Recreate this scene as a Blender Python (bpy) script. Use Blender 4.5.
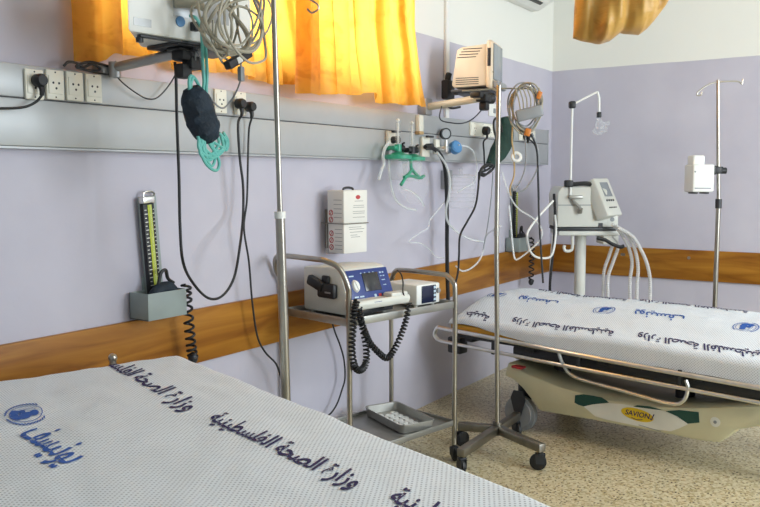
import bpy, bmesh, math, random
from mathutils import Matrix, Vector, noise
R = math.radians
random.seed(7)
for o in list(bpy.data.objects): bpy.data.objects.remove(o)
sc = bpy.context.scene
col = sc.collection

# ------------------------------------------------------------------ camera, sky, light, exposure
cam = bpy.data.cameras.new('camera'); cam.sensor_width = 36; cam.lens = 808/760*36
co = bpy.data.objects.new('camera', cam); col.objects.link(co)
co.matrix_world = Matrix([[0.5497, 0.0793, -0.8316, -6.45], [-0.8353, 0.0495, -0.5475, -2.538], [-0.0023, 0.9956, 0.0934, 1.45], [0.0, 0.0, 0.0, 1.0]])
cam.clip_start = 0.05
sc.camera = co
sc.view_settings.view_transform = 'Standard'; sc.view_settings.look = 'None'
sc.view_settings.gamma = 1; sc.view_settings.use_curve_mapping = False
sc.view_settings.exposure = -0.12
w = bpy.data.worlds.new('daylight'); sc.world = w; w.use_nodes = True
w.node_tree.nodes['Background'].inputs[0].default_value = (0.84, 0.93, 1.0, 1)
w.node_tree.nodes['Background'].inputs[1].default_value = 0.5

def area(name, loc, look, sx, sy, power, color):
    l = bpy.data.lights.new(name, 'AREA'); l.shape = 'RECTANGLE'; l.size = sx; l.size_y = sy; l.energy = power; l.color = color
    o = bpy.data.objects.new(name, l); col.objects.link(o); o.location = loc
    o.rotation_euler = (Vector(look)-Vector(loc)).to_track_quat('-Z', 'Z').to_euler()
    return o
area('window_daylight', (-3.35, 0.75, 2.45), (-3.3, -0.3, 2.2), 2.6, 1.3, 165, (1, 0.97, 0.92))      # sky beyond the curtained window
area('unseen_side_fill', (-2.9, -5.7, 2.0), (-.1, -1.2, 1.6), 2.8, 1.6, 245, (0.86, 0.94, 1.0))        # added unseen fill from the ward side, aimed to brighten the right wall
area('overhead_fill', (-4.2, -3.6, 3.1), (-4.2, -3.6, 0), 1.3, 0.35, 35, (0.92, 0.97, 1.0))            # added overhead fill with no fitting built

# ------------------------------------------------------------------ materials
def lin(h):
    c = [int(h[i:i+2], 16)/255 for i in (0, 2, 4)]
    return tuple((v/12.92 if v <= .04045 else ((v+.055)/1.055)**2.4) for v in c)+(1,)
MC = {}
def mat(name, hexc, rough=.5, metal=0, var=.06, vs=8, bump=0, bs=60, coat=0, spec=.5):
    if name in MC: return MC[name]
    m = bpy.data.materials.new(name); m.use_nodes = True; nt = m.node_tree; b = nt.nodes['Principled BSDF']
    b.inputs['Roughness'].default_value = rough; b.inputs['Metallic'].default_value = metal
    b.inputs['Specular IOR Level'].default_value = spec; b.inputs['Coat Weight'].default_value = coat
    c = lin(hexc)
    tc = nt.nodes.new('ShaderNodeTexCoord'); n = nt.nodes.new('ShaderNodeTexNoise'); n.inputs['Scale'].default_value = vs; n.inputs['Detail'].default_value = 4
    nt.links.new(tc.outputs['Object'], n.inputs['Vector'])
    r = nt.nodes.new('ShaderNodeValToRGB'); nt.links.new(n.outputs['Fac'], r.inputs['Fac'])
    r.color_ramp.elements[0].position = .3; r.color_ramp.elements[1].position = .7
    r.color_ramp.elements[0].color = tuple(v*(1-var) for v in c[:3])+(1,); r.color_ramp.elements[1].color = tuple(min(1, v*(1+var)) for v in c[:3])+(1,)
    nt.links.new(r.outputs['Color'], b.inputs['Base Color'])
    if bump:
        n2 = nt.nodes.new('ShaderNodeTexNoise'); n2.inputs['Scale'].default_value = bs; nt.links.new(tc.outputs['Object'], n2.inputs['Vector'])
        bp = nt.nodes.new('ShaderNodeBump'); bp.inputs['Strength'].default_value = bump; bp.inputs['Distance'].default_value = .005
        nt.links.new(n2.outputs['Fac'], bp.inputs['Height']); nt.links.new(bp.outputs['Normal'], b.inputs['Normal'])
    MC[name] = m; return m
def nodes(name):
    m = bpy.data.materials.new(name); m.use_nodes = True; MC[name] = m
    return m, m.node_tree, m.node_tree.nodes['Principled BSDF']
def nd(nt, t, **k):
    n = nt.nodes.new(t)
    for a, v in k.items():
        if hasattr(n, a): setattr(n, a, v)
        else: n.inputs[a].default_value = v
    return n

def wall_material():
    m, nt, b = nodes('two tone wall paint'); L = nt.links.new
    g = nd(nt, 'ShaderNodeNewGeometry'); s = nd(nt, 'ShaderNodeSeparateXYZ'); L(g.outputs['Position'], s.inputs[0])
    n = nd(nt, 'ShaderNodeTexNoise', Scale=2.2, Detail=5); L(g.outputs['Position'], n.inputs['Vector'])
    w_ = nd(nt, 'ShaderNodeMath', operation='MULTIPLY_ADD'); L(n.outputs['Fac'], w_.inputs[0]); w_.inputs[1].default_value = .012; w_.inputs[2].default_value = 2.314
    gt = nd(nt, 'ShaderNodeMath', operation='GREATER_THAN'); L(s.outputs['Z'], gt.inputs[0]); L(w_.outputs[0], gt.inputs[1])
    r = nd(nt, 'ShaderNodeValToRGB'); L(n.outputs['Fac'], r.inputs['Fac'])
    r.color_ramp.elements[0].color = lin('b9b6c3'); r.color_ramp.elements[1].color = lin('c5c2cd'); r.color_ramp.elements[0].position = .3; r.color_ramp.elements[1].position = .7
    mx = nd(nt, 'ShaderNodeMix', data_type='RGBA'); L(gt.outputs[0], mx.inputs[0]); L(r.outputs[0], mx.inputs[6]); mx.inputs[7].default_value = lin('e6e6df')
    L(mx.outputs[2], b.inputs['Base Color']); b.inputs['Roughness'].default_value = .45; b.inputs['Specular IOR Level'].default_value = .35
    n2 = nd(nt, 'ShaderNodeTexNoise', Scale=55.0, Detail=3); L(g.outputs['Position'], n2.inputs['Vector'])
    bp = nd(nt, 'ShaderNodeBump', Strength=.08, Distance=.004); L(n2.outputs['Fac'], bp.inputs['Height']); L(bp.outputs[0], b.inputs['Normal'])
    return m
def wood_material():
    m, nt, b = nodes('varnished pine board'); L = nt.links.new
    tc = nd(nt, 'ShaderNodeTexCoord'); mp = nd(nt, 'ShaderNodeMapping'); L(tc.outputs['Object'], mp.inputs[0]); mp.inputs['Scale'].default_value = (1, 1, 9)
    n = nd(nt, 'ShaderNodeTexNoise', Scale=1.6, Detail=8, Distortion=1.2); L(mp.outputs[0], n.inputs['Vector'])
    r = nd(nt, 'ShaderNodeValToRGB'); L(n.outputs['Fac'], r.inputs['Fac']); e = r.color_ramp.elements
    e[0].position = .28; e[0].color = lin('7c4a14'); e[1].position = .72; e[1].color = lin('b07a2c')
    k = e.new(.5); k.color = lin('99641f')
    L(r.outputs[0], b.inputs['Base Color']); b.inputs['Roughness'].default_value = .42; b.inputs['Specular IOR Level'].default_value = .3
    return m
def floor_material():
    m, nt, b = nodes('terrazzo floor'); L = nt.links.new
    g = nd(nt, 'ShaderNodeNewGeometry')
    v = nd(nt, 'ShaderNodeTexVoronoi', Scale=85.0); L(g.outputs['Position'], v.inputs['Vector'])
    r = nd(nt, 'ShaderNodeValToRGB'); sp = nd(nt, 'ShaderNodeSeparateColor'); L(v.outputs['Color'], sp.inputs[0]); L(sp.outputs[0], r.inputs['Fac']); r.color_ramp.interpolation = 'CONSTANT'
    e = r.color_ramp.elements; e[0].position = 0; e[0].color = lin('a3946e'); e[1].position = .12; e[1].color = lin('bdb190')
    for p, c in ((.32, 'c4b998'), (.55, 'b0a27a'), (.66, 'ccc3a4'), (.92, 'a5956d')):
        k = e.new(p); k.color = lin(c)
    v2 = nd(nt, 'ShaderNodeTexVoronoi', Scale=62.0); L(g.outputs['Position'], v2.inputs['Vector'])
    lt = nd(nt, 'ShaderNodeMath', operation='LESS_THAN'); L(v2.outputs['Distance'], lt.inputs[0]); lt.inputs[1].default_value = .30
    s2 = nd(nt, 'ShaderNodeSeparateColor'); L(v2.outputs['Color'], s2.inputs[0])
    l2 = nd(nt, 'ShaderNodeMath', operation='LESS_THAN'); L(s2.outputs[1], l2.inputs[0]); l2.inputs[1].default_value = .42
    mu = nd(nt, 'ShaderNodeMath', operation='MULTIPLY'); L(lt.outputs[0], mu.inputs[0]); L(l2.outputs[0], mu.inputs[1])
    mx = nd(nt, 'ShaderNodeMix', data_type='RGBA'); L(mu.outputs[0], mx.inputs[0]); L(r.outputs[0], mx.inputs[6]); mx.inputs[7].default_value = lin('46372a')
    br = nd(nt, 'ShaderNodeTexBrick', Scale=1.0); br.offset = 0; br.inputs['Mortar Size'].default_value = .0012; br.inputs['Brick Width'].default_value = .3; br.inputs['Row Height'].default_value = .3
    br.inputs['Color1'].default_value = br.inputs['Color2'].default_value = (1, 1, 1, 1); br.inputs['Mortar'].default_value = (.9, .89, .86, 1); L(g.outputs['Position'], br.inputs['Vector'])
    m2 = nd(nt, 'ShaderNodeMix', data_type='RGBA', blend_type='MULTIPLY'); m2.inputs[0].default_value = 1; L(mx.outputs[2], m2.inputs[6]); L(br.outputs[0], m2.inputs[7])
    L(m2.outputs[2], b.inputs['Base Color']); b.inputs['Roughness'].default_value = .35
    return m
def curtain_material(name, c1, c2, trans):
    m, nt, b = nodes(name); L = nt.links.new
    tc = nd(nt, 'ShaderNodeTexCoord')
    v = nd(nt, 'ShaderNodeTexNoise', Scale=5.0, Detail=3, Distortion=1.5); L(tc.outputs['Object'], v.inputs['Vector'])
    r = nd(nt, 'ShaderNodeValToRGB'); L(v.outputs['Fac'], r.inputs['Fac']); e = r.color_ramp.elements
    e[0].position = .56; e[0].color = lin(c1); e[1].position = .6; e[1].color = lin(c2)
    L(r.outputs[0], b.inputs['Base Color']); b.inputs['Roughness'].default_value = .42; b.inputs['Specular IOR Level'].default_value = .4
    b.inputs['Sheen Weight'].default_value = .2
    t = nd(nt, 'ShaderNodeBsdfTranslucent'); r2 = nd(nt, 'ShaderNodeValToRGB'); L(v.outputs['Fac'], r2.inputs['Fac']); e = r2.color_ramp.elements
    e[0].position = .5; e[0].color = (1, .54, .075, 1); e[1].position = .62; e[1].color = (.85, .41, .05, 1)
    L(r2.outputs[0], t.inputs[0])
    ms = nd(nt, 'ShaderNodeMixShader'); ms.inputs[0].default_value = trans; L(b.outputs[0], ms.inputs[1]); L(t.outputs[0], ms.inputs[2])
    mp = nd(nt, 'ShaderNodeMapping'); mp.inputs['Scale'].default_value = (3, 1, 26); L(tc.outputs['Object'], mp.inputs[0])
    n = nd(nt, 'ShaderNodeTexNoise', Scale=2.0, Detail=4); L(mp.outputs[0], n.inputs['Vector'])
    bp = nd(nt, 'ShaderNodeBump', Strength=.35, Distance=.01); L(n.outputs['Fac'], bp.inputs['Height']); L(bp.outputs[0], b.inputs['Normal']); L(bp.outputs[0], t.inputs['Normal'])
    L(ms.outputs[0], nt.nodes['Material Output'].inputs[0])
    return m
def sheet_material():
    m, nt, b = nodes('white cotton with small grey pattern'); L = nt.links.new
    uv = nd(nt, 'ShaderNodeUVMap'); mp = nd(nt, 'ShaderNodeMapping'); L(uv.outputs[0], mp.inputs[0]); mp.inputs['Rotation'].default_value = (0, 0, R(45)); mp.inputs['Scale'].default_value = (105, 105, 105)
    v = nd(nt, 'ShaderNodeTexVoronoi', Scale=1.0, Randomness=0.0); L(mp.outputs[0], v.inputs['Vector'])
    n = nd(nt, 'ShaderNodeTexNoise', Scale=160.0, Detail=2); L(uv.outputs[0], n.inputs['Vector'])
    ad = nd(nt, 'ShaderNodeMath', operation='MULTIPLY_ADD'); L(n.outputs['Fac'], ad.inputs[0]); ad.inputs[1].default_value = .3; L(v.outputs['Distance'], ad.inputs[2])
    r = nd(nt, 'ShaderNodeValToRGB'); L(ad.outputs[0], r.inputs['Fac']); e = r.color_ramp.elements
    e[0].position = .34; e[0].color = lin('a9aeb8'); e[1].position = .44; e[1].color = lin('dfe6ec')
    L(r.outputs[0], b.inputs['Base Color']); b.inputs['Roughness'].default_value = .85; b.inputs['Specular IOR Level'].default_value = .2
    return m
def clear_material(name, c, alpha):
    m, nt, b = nodes(name); L = nt.links.new
    b.inputs['Base Color'].default_value = lin(c); b.inputs['Roughness'].default_value = .12; b.inputs['Alpha'].default_value = alpha
    fr = nd(nt, 'ShaderNodeLayerWeight', Blend=.35); mr = nd(nt, 'ShaderNodeMapRange'); L(fr.outputs['Facing'], mr.inputs[0])
    mr.inputs['To Min'].default_value = alpha; mr.inputs['To Max'].default_value = min(1, alpha+.28); L(mr.outputs[0], b.inputs['Alpha'])
    return m
def steel_material(name, hexc, rough):
    m = mat(name, hexc, rough, 1.0, .1, 14); return m

WALL, WOOD, FLOOR, SHEET = wall_material(), wood_material(), floor_material(), sheet_material()
CURT = curtain_material('orange damask curtain', 'c98f3a', 'b97f2e', .55)
CURT2 = curtain_material('gold privacy curtain', 'c59a4a', 'b4863a', .12)
CLEAR = clear_material('clear plastic', 'f4f8f8', .09); TUBE = clear_material('clear tubing', 'eef2f2', .38); BAG = clear_material('thin clear bag', 'f6f8f8', .03); GLASS = clear_material('window glass', 'ffffff', .06)
CEIL = mat('white ceiling paint', 'e6e6e0', .8)
PANEL = mat('grey powder coated trunking', 'b3b6b7', .38, .25, .03); PANEL2 = mat('grey trunking cover', 'a6a8aa', .38, .25, .03); DARKGAP = mat('dark gap', '4a4c50', .8)
WHITE = mat('white plastic', 'e4e5e0', .4, 0, .03); CREAM = mat('cream plastic', 'e6e4d6', .42, 0, .04); BASEC = mat('pale cream moulded plastic', 'c9c6a6', .4, 0, .05)
VENTC = mat('off white equipment paint', 'd3d4cc', .45, 0, .03); BEIGE = mat('beige equipment case', 'd8c7ae', .45, 0, .05)
BLACK = mat('black rubber', '17181a', .5); DARK = mat('dark grey plastic', '2b2d31', .45); GREYP = mat('grey plastic', '8b8f92', .45); LGREY = mat('light grey cable', 'a6a190', .5)
NAVY = mat('navy nylon', '1b2936', .75, 0, .2, 20, .5, 90); TEAL = mat('teal tubing', '62b5ab', .35); GREEN = mat('dark green nylon', '123329', .75, 0, .2, 20, .5, 90)
JADE = mat('green translucent plastic', '2f9a7b', .3); STEEL = steel_material('brushed steel tube', 'a8a398', .3); STEELD = mat('dull steel sheet', 'a3a29c', .4, .75, .08, 14); STEELB = steel_material('dark steel leg', '8f8b82', .42)
CHROME = steel_material('chrome', 'dcdcd8', .28); ALU = mat('grey aluminium', 'a9a9a8', .4, .7, .04)
BLUE = mat('deep blue panel', '23397c', .4, 0, .05); SCREEN = mat('dark screen', '2b2c30', .18); SCREENB = mat('dark blue screen', '20263f', .2); SCREENG = mat('grey screen', '8d9499', .2)
CYANB = mat('pale blue button', 'b9cfe0', .4); RED = mat('red print', 'b3373a', .6); INKP = mat('purple ink', '2b2252', .8, 0, .1, 30); INKB = mat('blue ink', '2a58a8', .8, 0, .1, 30); GREYINK = mat('grey print', '8d8d8c', .8)
ORANGE = mat('orange plastic', 'c9792a', .45); YELLOW = mat('yellow vinyl', 'c8962a', .5); YELP = mat('yellow print', 'd8b81c', .6); DGREEN = mat('dark green print', '15453d', .6); WHITEP = mat('white print', 'd9dad0', .6)
LIME = mat('lime strip', 'b7c23c', .5); CARD = mat('white carton', 'e2e0d8', .65, 0, .03); BLUEK = mat('blue knob', '4f86b8', .4); MATT = mat('mattress foam cover', 'c7a044', .6); SAGE = mat('grey green painted tin', '8f9a98', .5)
WHITEM = mat('white window frame', 'e8e8e4', .45); ALUWARM = mat('aluminium arm warmed for curtain light', 'cbbfa6', .4, 0, .03); TAN = mat('tan cord', 'b59b70', .7)  # monitor arm is aluminium; the curtain's warm light is put into its colour

# ------------------------------------------------------------------ mesh helpers
def tr(loc=(0, 0, 0), rot=(0, 0, 0), sc_=(1, 1, 1)):
    M = Matrix.Translation(loc)
    for ax, a in zip('ZYX', (rot[2], rot[1], rot[0])): M = M @ Matrix.Rotation(R(a), 4, ax)
    return M @ Matrix.Diagonal((*sc_, 1))
def smooth_path(pts, n=6, closed=False):
    P = [Vector(p) for p in pts]
    if len(P) < 3 or n < 2: return P
    out = []; m = len(P)
    for i in range(m if closed else m-1):
        p0 = P[(i-1) % m] if closed or i > 0 else P[0]*2-P[1]
        p1, p2 = P[i], P[(i+1) % m]
        p3 = P[(i+2) % m] if closed or i+2 < m else P[m-1]*2-P[m-2]
        for k in range(n):
            t = k/n
            out.append(.5*((2*p1)+(p2-p0)*t+(2*p0-5*p1+4*p2-p3)*t*t+(3*p1-p0-3*p2+p3)*t**3))
    if not closed: out.append(P[-1])
    return out
def frames(P, closed=False):
    n = len(P); T = []
    for i in range(n):
        a = P[i-1] if (i or closed) else P[i]; b = P[(i+1) % n] if (i < n-1 or closed) else P[i]
        T.append((b-a).normalized() if (b-a).length > 1e-9 else Vector((0, 0, 1)))
    u = T[0].orthogonal().normalized(); out = []
    for t in T:
        u = (u-t*u.dot(t)); u = u.normalized() if u.length > 1e-6 else t.orthogonal().normalized()
        out.append((u, t.cross(u)))
    return out
class MB:
    def __init__(s): s.bm = bmesh.new(); s.M = Matrix(); s.mi = 0
    def put(s, tb, M=None):
        tb.transform(s.M @ (M or Matrix()))
        for f in tb.faces: f.material_index = s.mi; f.smooth = True
        me = bpy.data.meshes.new('t'); tb.to_mesh(me); tb.free(); s.bm.from_mesh(me); bpy.data.meshes.remove(me); return s
    def m(s, i): s.mi = i; return s
    def box(s, c, size, rot=(0, 0, 0), bev=0, seg=2):
        tb = bmesh.new(); bmesh.ops.create_cube(tb, size=1); bmesh.ops.scale(tb, vec=size, verts=tb.verts)
        if bev: bmesh.ops.bevel(tb, geom=tb.edges[:], offset=min(bev, min(size)*.49), segments=seg, affect='EDGES', profile=.5)
        return s.put(tb, tr(c, rot))
    def bx(s, a, b, bev=0, seg=2):
        return s.box([(p+q)/2 for p, q in zip(a, b)], [abs(q-p) for p, q in zip(a, b)], (0, 0, 0), bev, seg)
    def cyl(s, p0, p1, r, r2=None, n=16):
        p0, p1 = Vector(p0), Vector(p1); tb = bmesh.new()
        bmesh.ops.create_cone(tb, cap_ends=True, segments=n, radius1=r, radius2=r if r2 is None else r2, depth=(p1-p0).length)
        return s.put(tb, Matrix.Translation((p0+p1)/2) @ (p1-p0).to_track_quat('Z', 'Y').to_matrix().to_4x4())
    def tube(s, pts, r, n=8, sm=6, closed=False, flat=1):
        P = smooth_path(pts, sm, closed); F = frames(P, closed); tb = bmesh.new(); rings = []; m = len(P)
        for i, (p, (u, v)) in enumerate(zip(P, F)):
            if callable(r): rr = r(i/max(1, m-1))
            elif isinstance(r, (list, tuple)):
                x = i/max(1, m-1)*(len(r)-1); k = min(int(x), len(r)-2); rr = r[k]+(r[k+1]-r[k])*(x-k)
            else: rr = r
            rings.append([tb.verts.new(p+(u*math.cos(a)*flat+v*math.sin(a))*rr) for a in [2*math.pi*k/n for k in range(n)]])
        for i in range(m if closed else m-1):
            A, B = rings[i], rings[(i+1) % m]
            for k in range(n): tb.faces.new((A[k], A[(k+1) % n], B[(k+1) % n], B[k]))
        if not closed: tb.faces.new(rings[0][::-1]); tb.faces.new(rings[-1])
        bmesh.ops.recalc_face_normals(tb, faces=tb.faces[:])
        return s.put(tb)
    def lathe(s, prof, M=None, n=24):
        tb = bmesh.new(); rings = []
        for r, z in prof: rings.append([tb.verts.new((max(r, 1e-5)*math.cos(2*math.pi*k/n), max(r, 1e-5)*math.sin(2*math.pi*k/n), z)) for k in range(n)])
        for A, B in zip(rings, rings[1:]):
            for k in range(n): tb.faces.new((A[k], A[(k+1) % n], B[(k+1) % n], B[k]))
        bmesh.ops.remove_doubles(tb, verts=tb.verts[:], dist=2e-5); bmesh.ops.recalc_face_normals(tb, faces=tb.faces[:])
        return s.put(tb, M)
    def torus(s, c, r0, r, rot=(0, 0, 0), n=24):
        M = tr(c, rot); return s.tube([M @ Vector((r0*math.cos(2*math.pi*k/n), r0*math.sin(2*math.pi*k/n), 0)) for k in range(n)], r, 8, 1, True)
    def ball(s, c, r, sc_=(1, 1, 1), rot=(0, 0, 0)):
        tb = bmesh.new(); bmesh.ops.create_uvsphere(tb, u_segments=16, v_segments=10, radius=r); return s.put(tb, tr(c, rot, sc_))
    def prism(s, poly, d, M=None, bev=0):
        tb = bmesh.new(); f = tb.faces.new([tb.verts.new((x, y, 0)) for x, y in poly])
        g = bmesh.ops.extrude_face_region(tb, geom=[f]); bmesh.ops.translate(tb, vec=(0, 0, d), verts=[v for v in g['geom'] if isinstance(v, bmesh.types.BMVert)])
        bmesh.ops.recalc_face_normals(tb, faces=tb.faces[:])
        if bev: bmesh.ops.bevel(tb, geom=tb.edges[:], offset=bev, segments=2, affect='EDGES', profile=.5)
        return s.put(tb, M)
    def text(s, body, size, M, d=.0006, fn=None, shear=0, off=0, width=0, tall=1):
        cu = bpy.data.curves.new('t', 'FONT'); cu.body = body; cu.size = size; cu.align_x = 'CENTER'; cu.align_y = 'CENTER'; cu.shear = shear; cu.offset = off; cu.extrude = d; cu.resolution_u = 4
        o = bpy.data.objects.new('t', cu); col.objects.link(o); bpy.context.view_layer.update()
        me = bpy.data.meshes.new_from_object(o.evaluated_get(bpy.context.evaluated_depsgraph_get()))
        tb = bmesh.new(); tb.from_mesh(me)
        if width:
            xs = [v.co.x for v in tb.verts]; k = width/(max(xs)-min(xs)); c_ = (max(xs)+min(xs))/2
            for v in tb.verts: v.co = Vector(((v.co.x-c_)*k, v.co.y*k*tall, v.co.z*k))
        bpy.data.objects.remove(o); bpy.data.curves.remove(cu); bpy.data.meshes.remove(me)
        if fn:
            tb.transform(M)
            for v in tb.verts: v.co = fn(v.co)
            return s.put(tb)
        return s.put(tb, M)
    def coil(s, pts, r0, turns, r, n=6, k=12):
        P = smooth_path(pts, 16); F = frames(P); m = turns*k; out = []
        for i in range(m+1):
            x = i/m*(len(P)-1); j = min(int(x), len(P)-2); t = x-j
            p = P[j].lerp(P[j+1], t); u, v = F[j]; a = 2*math.pi*i/k
            out.append(p+(u*math.cos(a)+v*math.sin(a))*r0)
        return s.tube(out, r, n, 1)
    def build(s, name, mats, parent=None, w=False, ang=35):
        if parent is not None and w:
            M = parent.matrix_basis if parent.parent is None else parent.parent.matrix_basis
            s.bm.transform(M.inverted())
        loc = None
        if parent is None and len(s.bm.verts):
            vs = [v.co for v in s.bm.verts]
            loc = Vector(((min(v.x for v in vs)+max(v.x for v in vs))/2, (min(v.y for v in vs)+max(v.y for v in vs))/2, min(v.z for v in vs)))
            s.bm.transform(Matrix.Translation(-loc))
        me = bpy.data.meshes.new(name); s.bm.to_mesh(me); s.bm.free()
        for x in (mats if isinstance(mats, (list, tuple)) else [mats]): me.materials.append(x)
        try: me.set_sharp_from_angle(angle=R(ang))
        except Exception: pass
        o = bpy.data.objects.new(name, me); col.objects.link(o)
        if parent is not None: o.parent = parent
        if loc is not None: o.location = loc
        return o
def tag(o, label=None, cat=None, group=None, kind=None):
    for k, v in (('label', label), ('category', cat), ('group', group), ('kind', kind)):
        if v: o[k] = v
    return o
def thing(name, label, cat, loc=(0, 0, 0), rz=0, group=None):
    o = bpy.data.objects.new(name, None); col.objects.link(o); o.empty_display_size = .05
    o.matrix_basis = tr(loc, (0, 0, rz)); return tag(o, label, cat, group)
def struct(o): o['kind'] = 'structure'; return o
def copy_tree(o, parent=None):
    c = o.copy(); col.objects.link(c)
    if parent: c.parent = parent
    for ch in [x for x in bpy.data.objects if x.parent == o]: copy_tree(ch, c)
    return c
def cable(name, label, cat, pts, r, m, group=None, sm=6):
    return tag(MB().tube(pts, r, 8, sm).build(name, m), label, cat, group)

# ------------------------------------------------------------------ room shell
RAIL0, RAIL1 = 0.6631, 0.8948
b = MB(); b.bx((-9.2, -6.5, -.1), (.2, .2, 0)); struct(b.build('floor', FLOOR))
b = MB(); b.bx((-9.2, -6.5, 3.25), (.2, .2, 3.4)); struct(b.build('ceiling', CEIL))
WX0, WX1, WZ0, WZ1 = -4.46, -2.32, 1.985, 2.85
b = MB()
b.bx((-9.2, 0, 0), (WX0, .2, 3.25)); b.bx((WX1, 0, 0), (.2, .2, 3.25)); b.bx((WX0, 0, 0), (WX1, .2, WZ0)); b.bx((WX0, 0, WZ1), (WX1, .2, 3.25))
struct(b.build('wall_left', WALL))
b = MB(); b.bx((0, -6.5, 0), (.2, 0, 3.25)); struct(b.build('wall_right', WALL))
b = MB(); b.bx((-9.2, -.022, RAIL0), (-.0, 0, RAIL1), .004); struct(b.build('trim_1', WOOD))
b = MB(); b.bx((-.022, -6.5, RAIL0), (0, -.0225, RAIL1), .004)
b.m(1)
for y in (-.62, -.635, -1.13, -2.2): b.cyl((-.0235, y, RAIL1-.06), (-.021, y, RAIL1-.06), .012, n=12)
struct(b.build('trim_2', [WOOD, STEEL]))
win = MB(); fw_ = .06
win.bx((WX0, .08, WZ0), (WX1, .14, WZ0+fw_), .005); win.bx((WX0, .08, WZ1-fw_), (WX1, .14, WZ1), .005)
for x in (WX0, (WX0+WX1)/2-fw_/2, WX1-fw_): win.bx((x, .08, WZ0+fw_), (x+fw_, .14, WZ1-fw_), .005)
win.m(1).bx((WX0+fw_, .105, WZ0+fw_), (WX1-fw_, .111, WZ1-fw_))
struct(win.build('window_1', [WHITEM, GLASS]))
b = MB(); b.bx((-1.854, -.02, 1.827), (-1.809, -.0, 3.25), .003)
struct(b.build('trim_3', WHITEM))

# ------------------------------------------------------------------ bedhead service trunking with its sockets
PZ0, PZ1 = 1.5493, 1.827
PZM = PZ0+(PZ1-PZ0)*.60
PX1 = -0.205
trk = thing('service_trunking', 'long grey metal bedhead trunking with power sockets along the window wall', 'wall trunking', ((-9+PX1)/2, 0, PZ0))
b = MB(); b.bx((-9, -.055, PZM+.0015), (PX1, 0, PZ1), .006); b.build('socket_cover', PANEL, trk, True)
b = MB(); b.bx((-9, -.055, PZ0+.008), (PX1, 0, PZM-.0015), .005); b.bx((-9, -.05, PZ0), (PX1, 0, PZ0+.007)); b.m(1).bx((-9, -.05, PZM-.0015), (PX1, -.003, PZM+.0015)); b.build('lower_cover', [PANEL, DARKGAP], trk, True)
b = MB(); b.bx((PX1, -.057, PZ0), (PX1+.006, 0, PZ1+.002), .002); b.build('end_cap', PANEL2, trk, True)
def socket(cx, cz, wd=.068, ht=.1, gang=1, dead=False, y=-.055, parent=None, x_dir=True):
    s = MB(); s.box((cx, y-.006, cz), (wd*gang, .012, ht), bev=.004)
    s.box((cx, y-.0125, cz), (wd*gang-.012, .006, ht*.62), bev=.002)
    h = s; h.m(1)
    for g in range(gang):
        gx = cx+(g-(gang-1)/2)*wd
        for dx, dz in ((-.011, .006), (.011, .006), (0, -.012)): h.cyl((gx+dx, y-.0152, cz+dz), (gx+dx, y-.0158, cz+dz), .0042, n=10)
        for dz in (-ht*.42, ht*.42): h.cyl((gx, y-.0118, cz+dz), (gx, y-.0126, cz+dz), .003, n=8)
    return s.build('socket_outlet', [CREAM, DARK], parent, True)
for (x, z) in [(-4.793, 1.763), (-4.714, 1.769), (-4.636, 1.771), (-4.557, 1.771)]: socket(x, z, parent=trk)
for (x, z) in [(-3.919, 1.774), (-3.797, 1.774)]: socket(x, z, .07, .1, parent=trk)
(x, z) = (-1.417, 1.772); socket(x, z, 0.1227, .09, 3, parent=trk)
(x, z) = (-0.647, 1.767); socket(x, z, 0.0987, .085, 3, parent=trk)
sx, sz = (-1.141, 1.928)
swt = thing('light_switch', 'small square white switch plate on the lavender wall above the trunking', 'switch', (sx, 0, sz-.045))
b = MB(); b.box((sx, -.005, sz), (.12, .01, .09), bev=.003); b.build('switch_plate', WHITE, swt, True)
b = MB(); b.box((sx+.02, -.012, sz-.005), (.03, .008, .035), bev=.003); b.build('rocker', GREYP, swt, True)

# ------------------------------------------------------------------ curtains
def lerp_table(t, x):
    if x <= t[0][0]: return t[0][1]
    for (a, p), (c, q) in zip(t, t[1:]):
        if x <= c: return p+(q-p)*(x-a)/(c-a)
    return t[-1][1]
def curtain(name, label, bottom, right_edge, fold_n, phase, y0, m):
    # bottom: (x, z) of the hem along the window; right_edge: (z, x) of the free side
    x0, x1 = bottom[0][0], bottom[-1][0]; nx, nz = 220, 40; ztop = 2.95
    b = MB(); tb = bmesh.new(); V = []
    for i in range(nx+1):
        u = i/nx; row = []
        for j in range(nz+1):
            t = j/nz
            xb = x0+(x1-x0)*u; zb = lerp_table(bottom, xb)
            z = zb+(ztop-zb)*t
            x = xb
            if right_edge: x = x0+(xb-x0)*(lerp_table(right_edge, z)-x0)/(x1-x0)
            f = math.sin(u*fold_n*6.283+phase+.5*math.sin(u*9+t*1.3))*(.030+.010*math.sin(u*23))+.010*math.sin(u*fold_n*14+1.7+t)
            x += -.026*math.sin(2*(u*fold_n*6.283+phase))*min(1, u*12, (1-u)*12)*(.7+.3*t)
            f *= (.8+.2*t) ; f += .01*noise.noise(Vector((x*5, z*4, phase)))
            row.append(tb.verts.new((x, y0+f, z)))
        V.append(row)
    for i in range(nx):
        for j in range(nz): tb.faces.new((V[i][j], V[i+1][j], V[i+1][j+1], V[i][j+1]))
    b.put(tb)
    hm = [V_ for V_ in []]
    o = b.build('fabric', m)
    return o
cr = thing('curtain_rail', 'white curtain rail running along the wall over the window', 'curtain rail', (-3.4, 0, 2.95))
b = MB(); b.bx((-4.95, -.115, 2.955), (-1.95, -.085, 2.985), .004); b.build('track', WHITEM, cr, True)
for x in (-4.8, -4.1, -3.4, -2.7, -2.05): b = MB(); b.bx((x-.012, -.1, 2.986), (x+.012, 0, 2.998)); b.build('bracket', WHITEM, cr, True)
def curtain_thing(name, label, loc, o):
    tag(o, label, 'curtain'); o.name = name; o.data.name = name; return o
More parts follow.
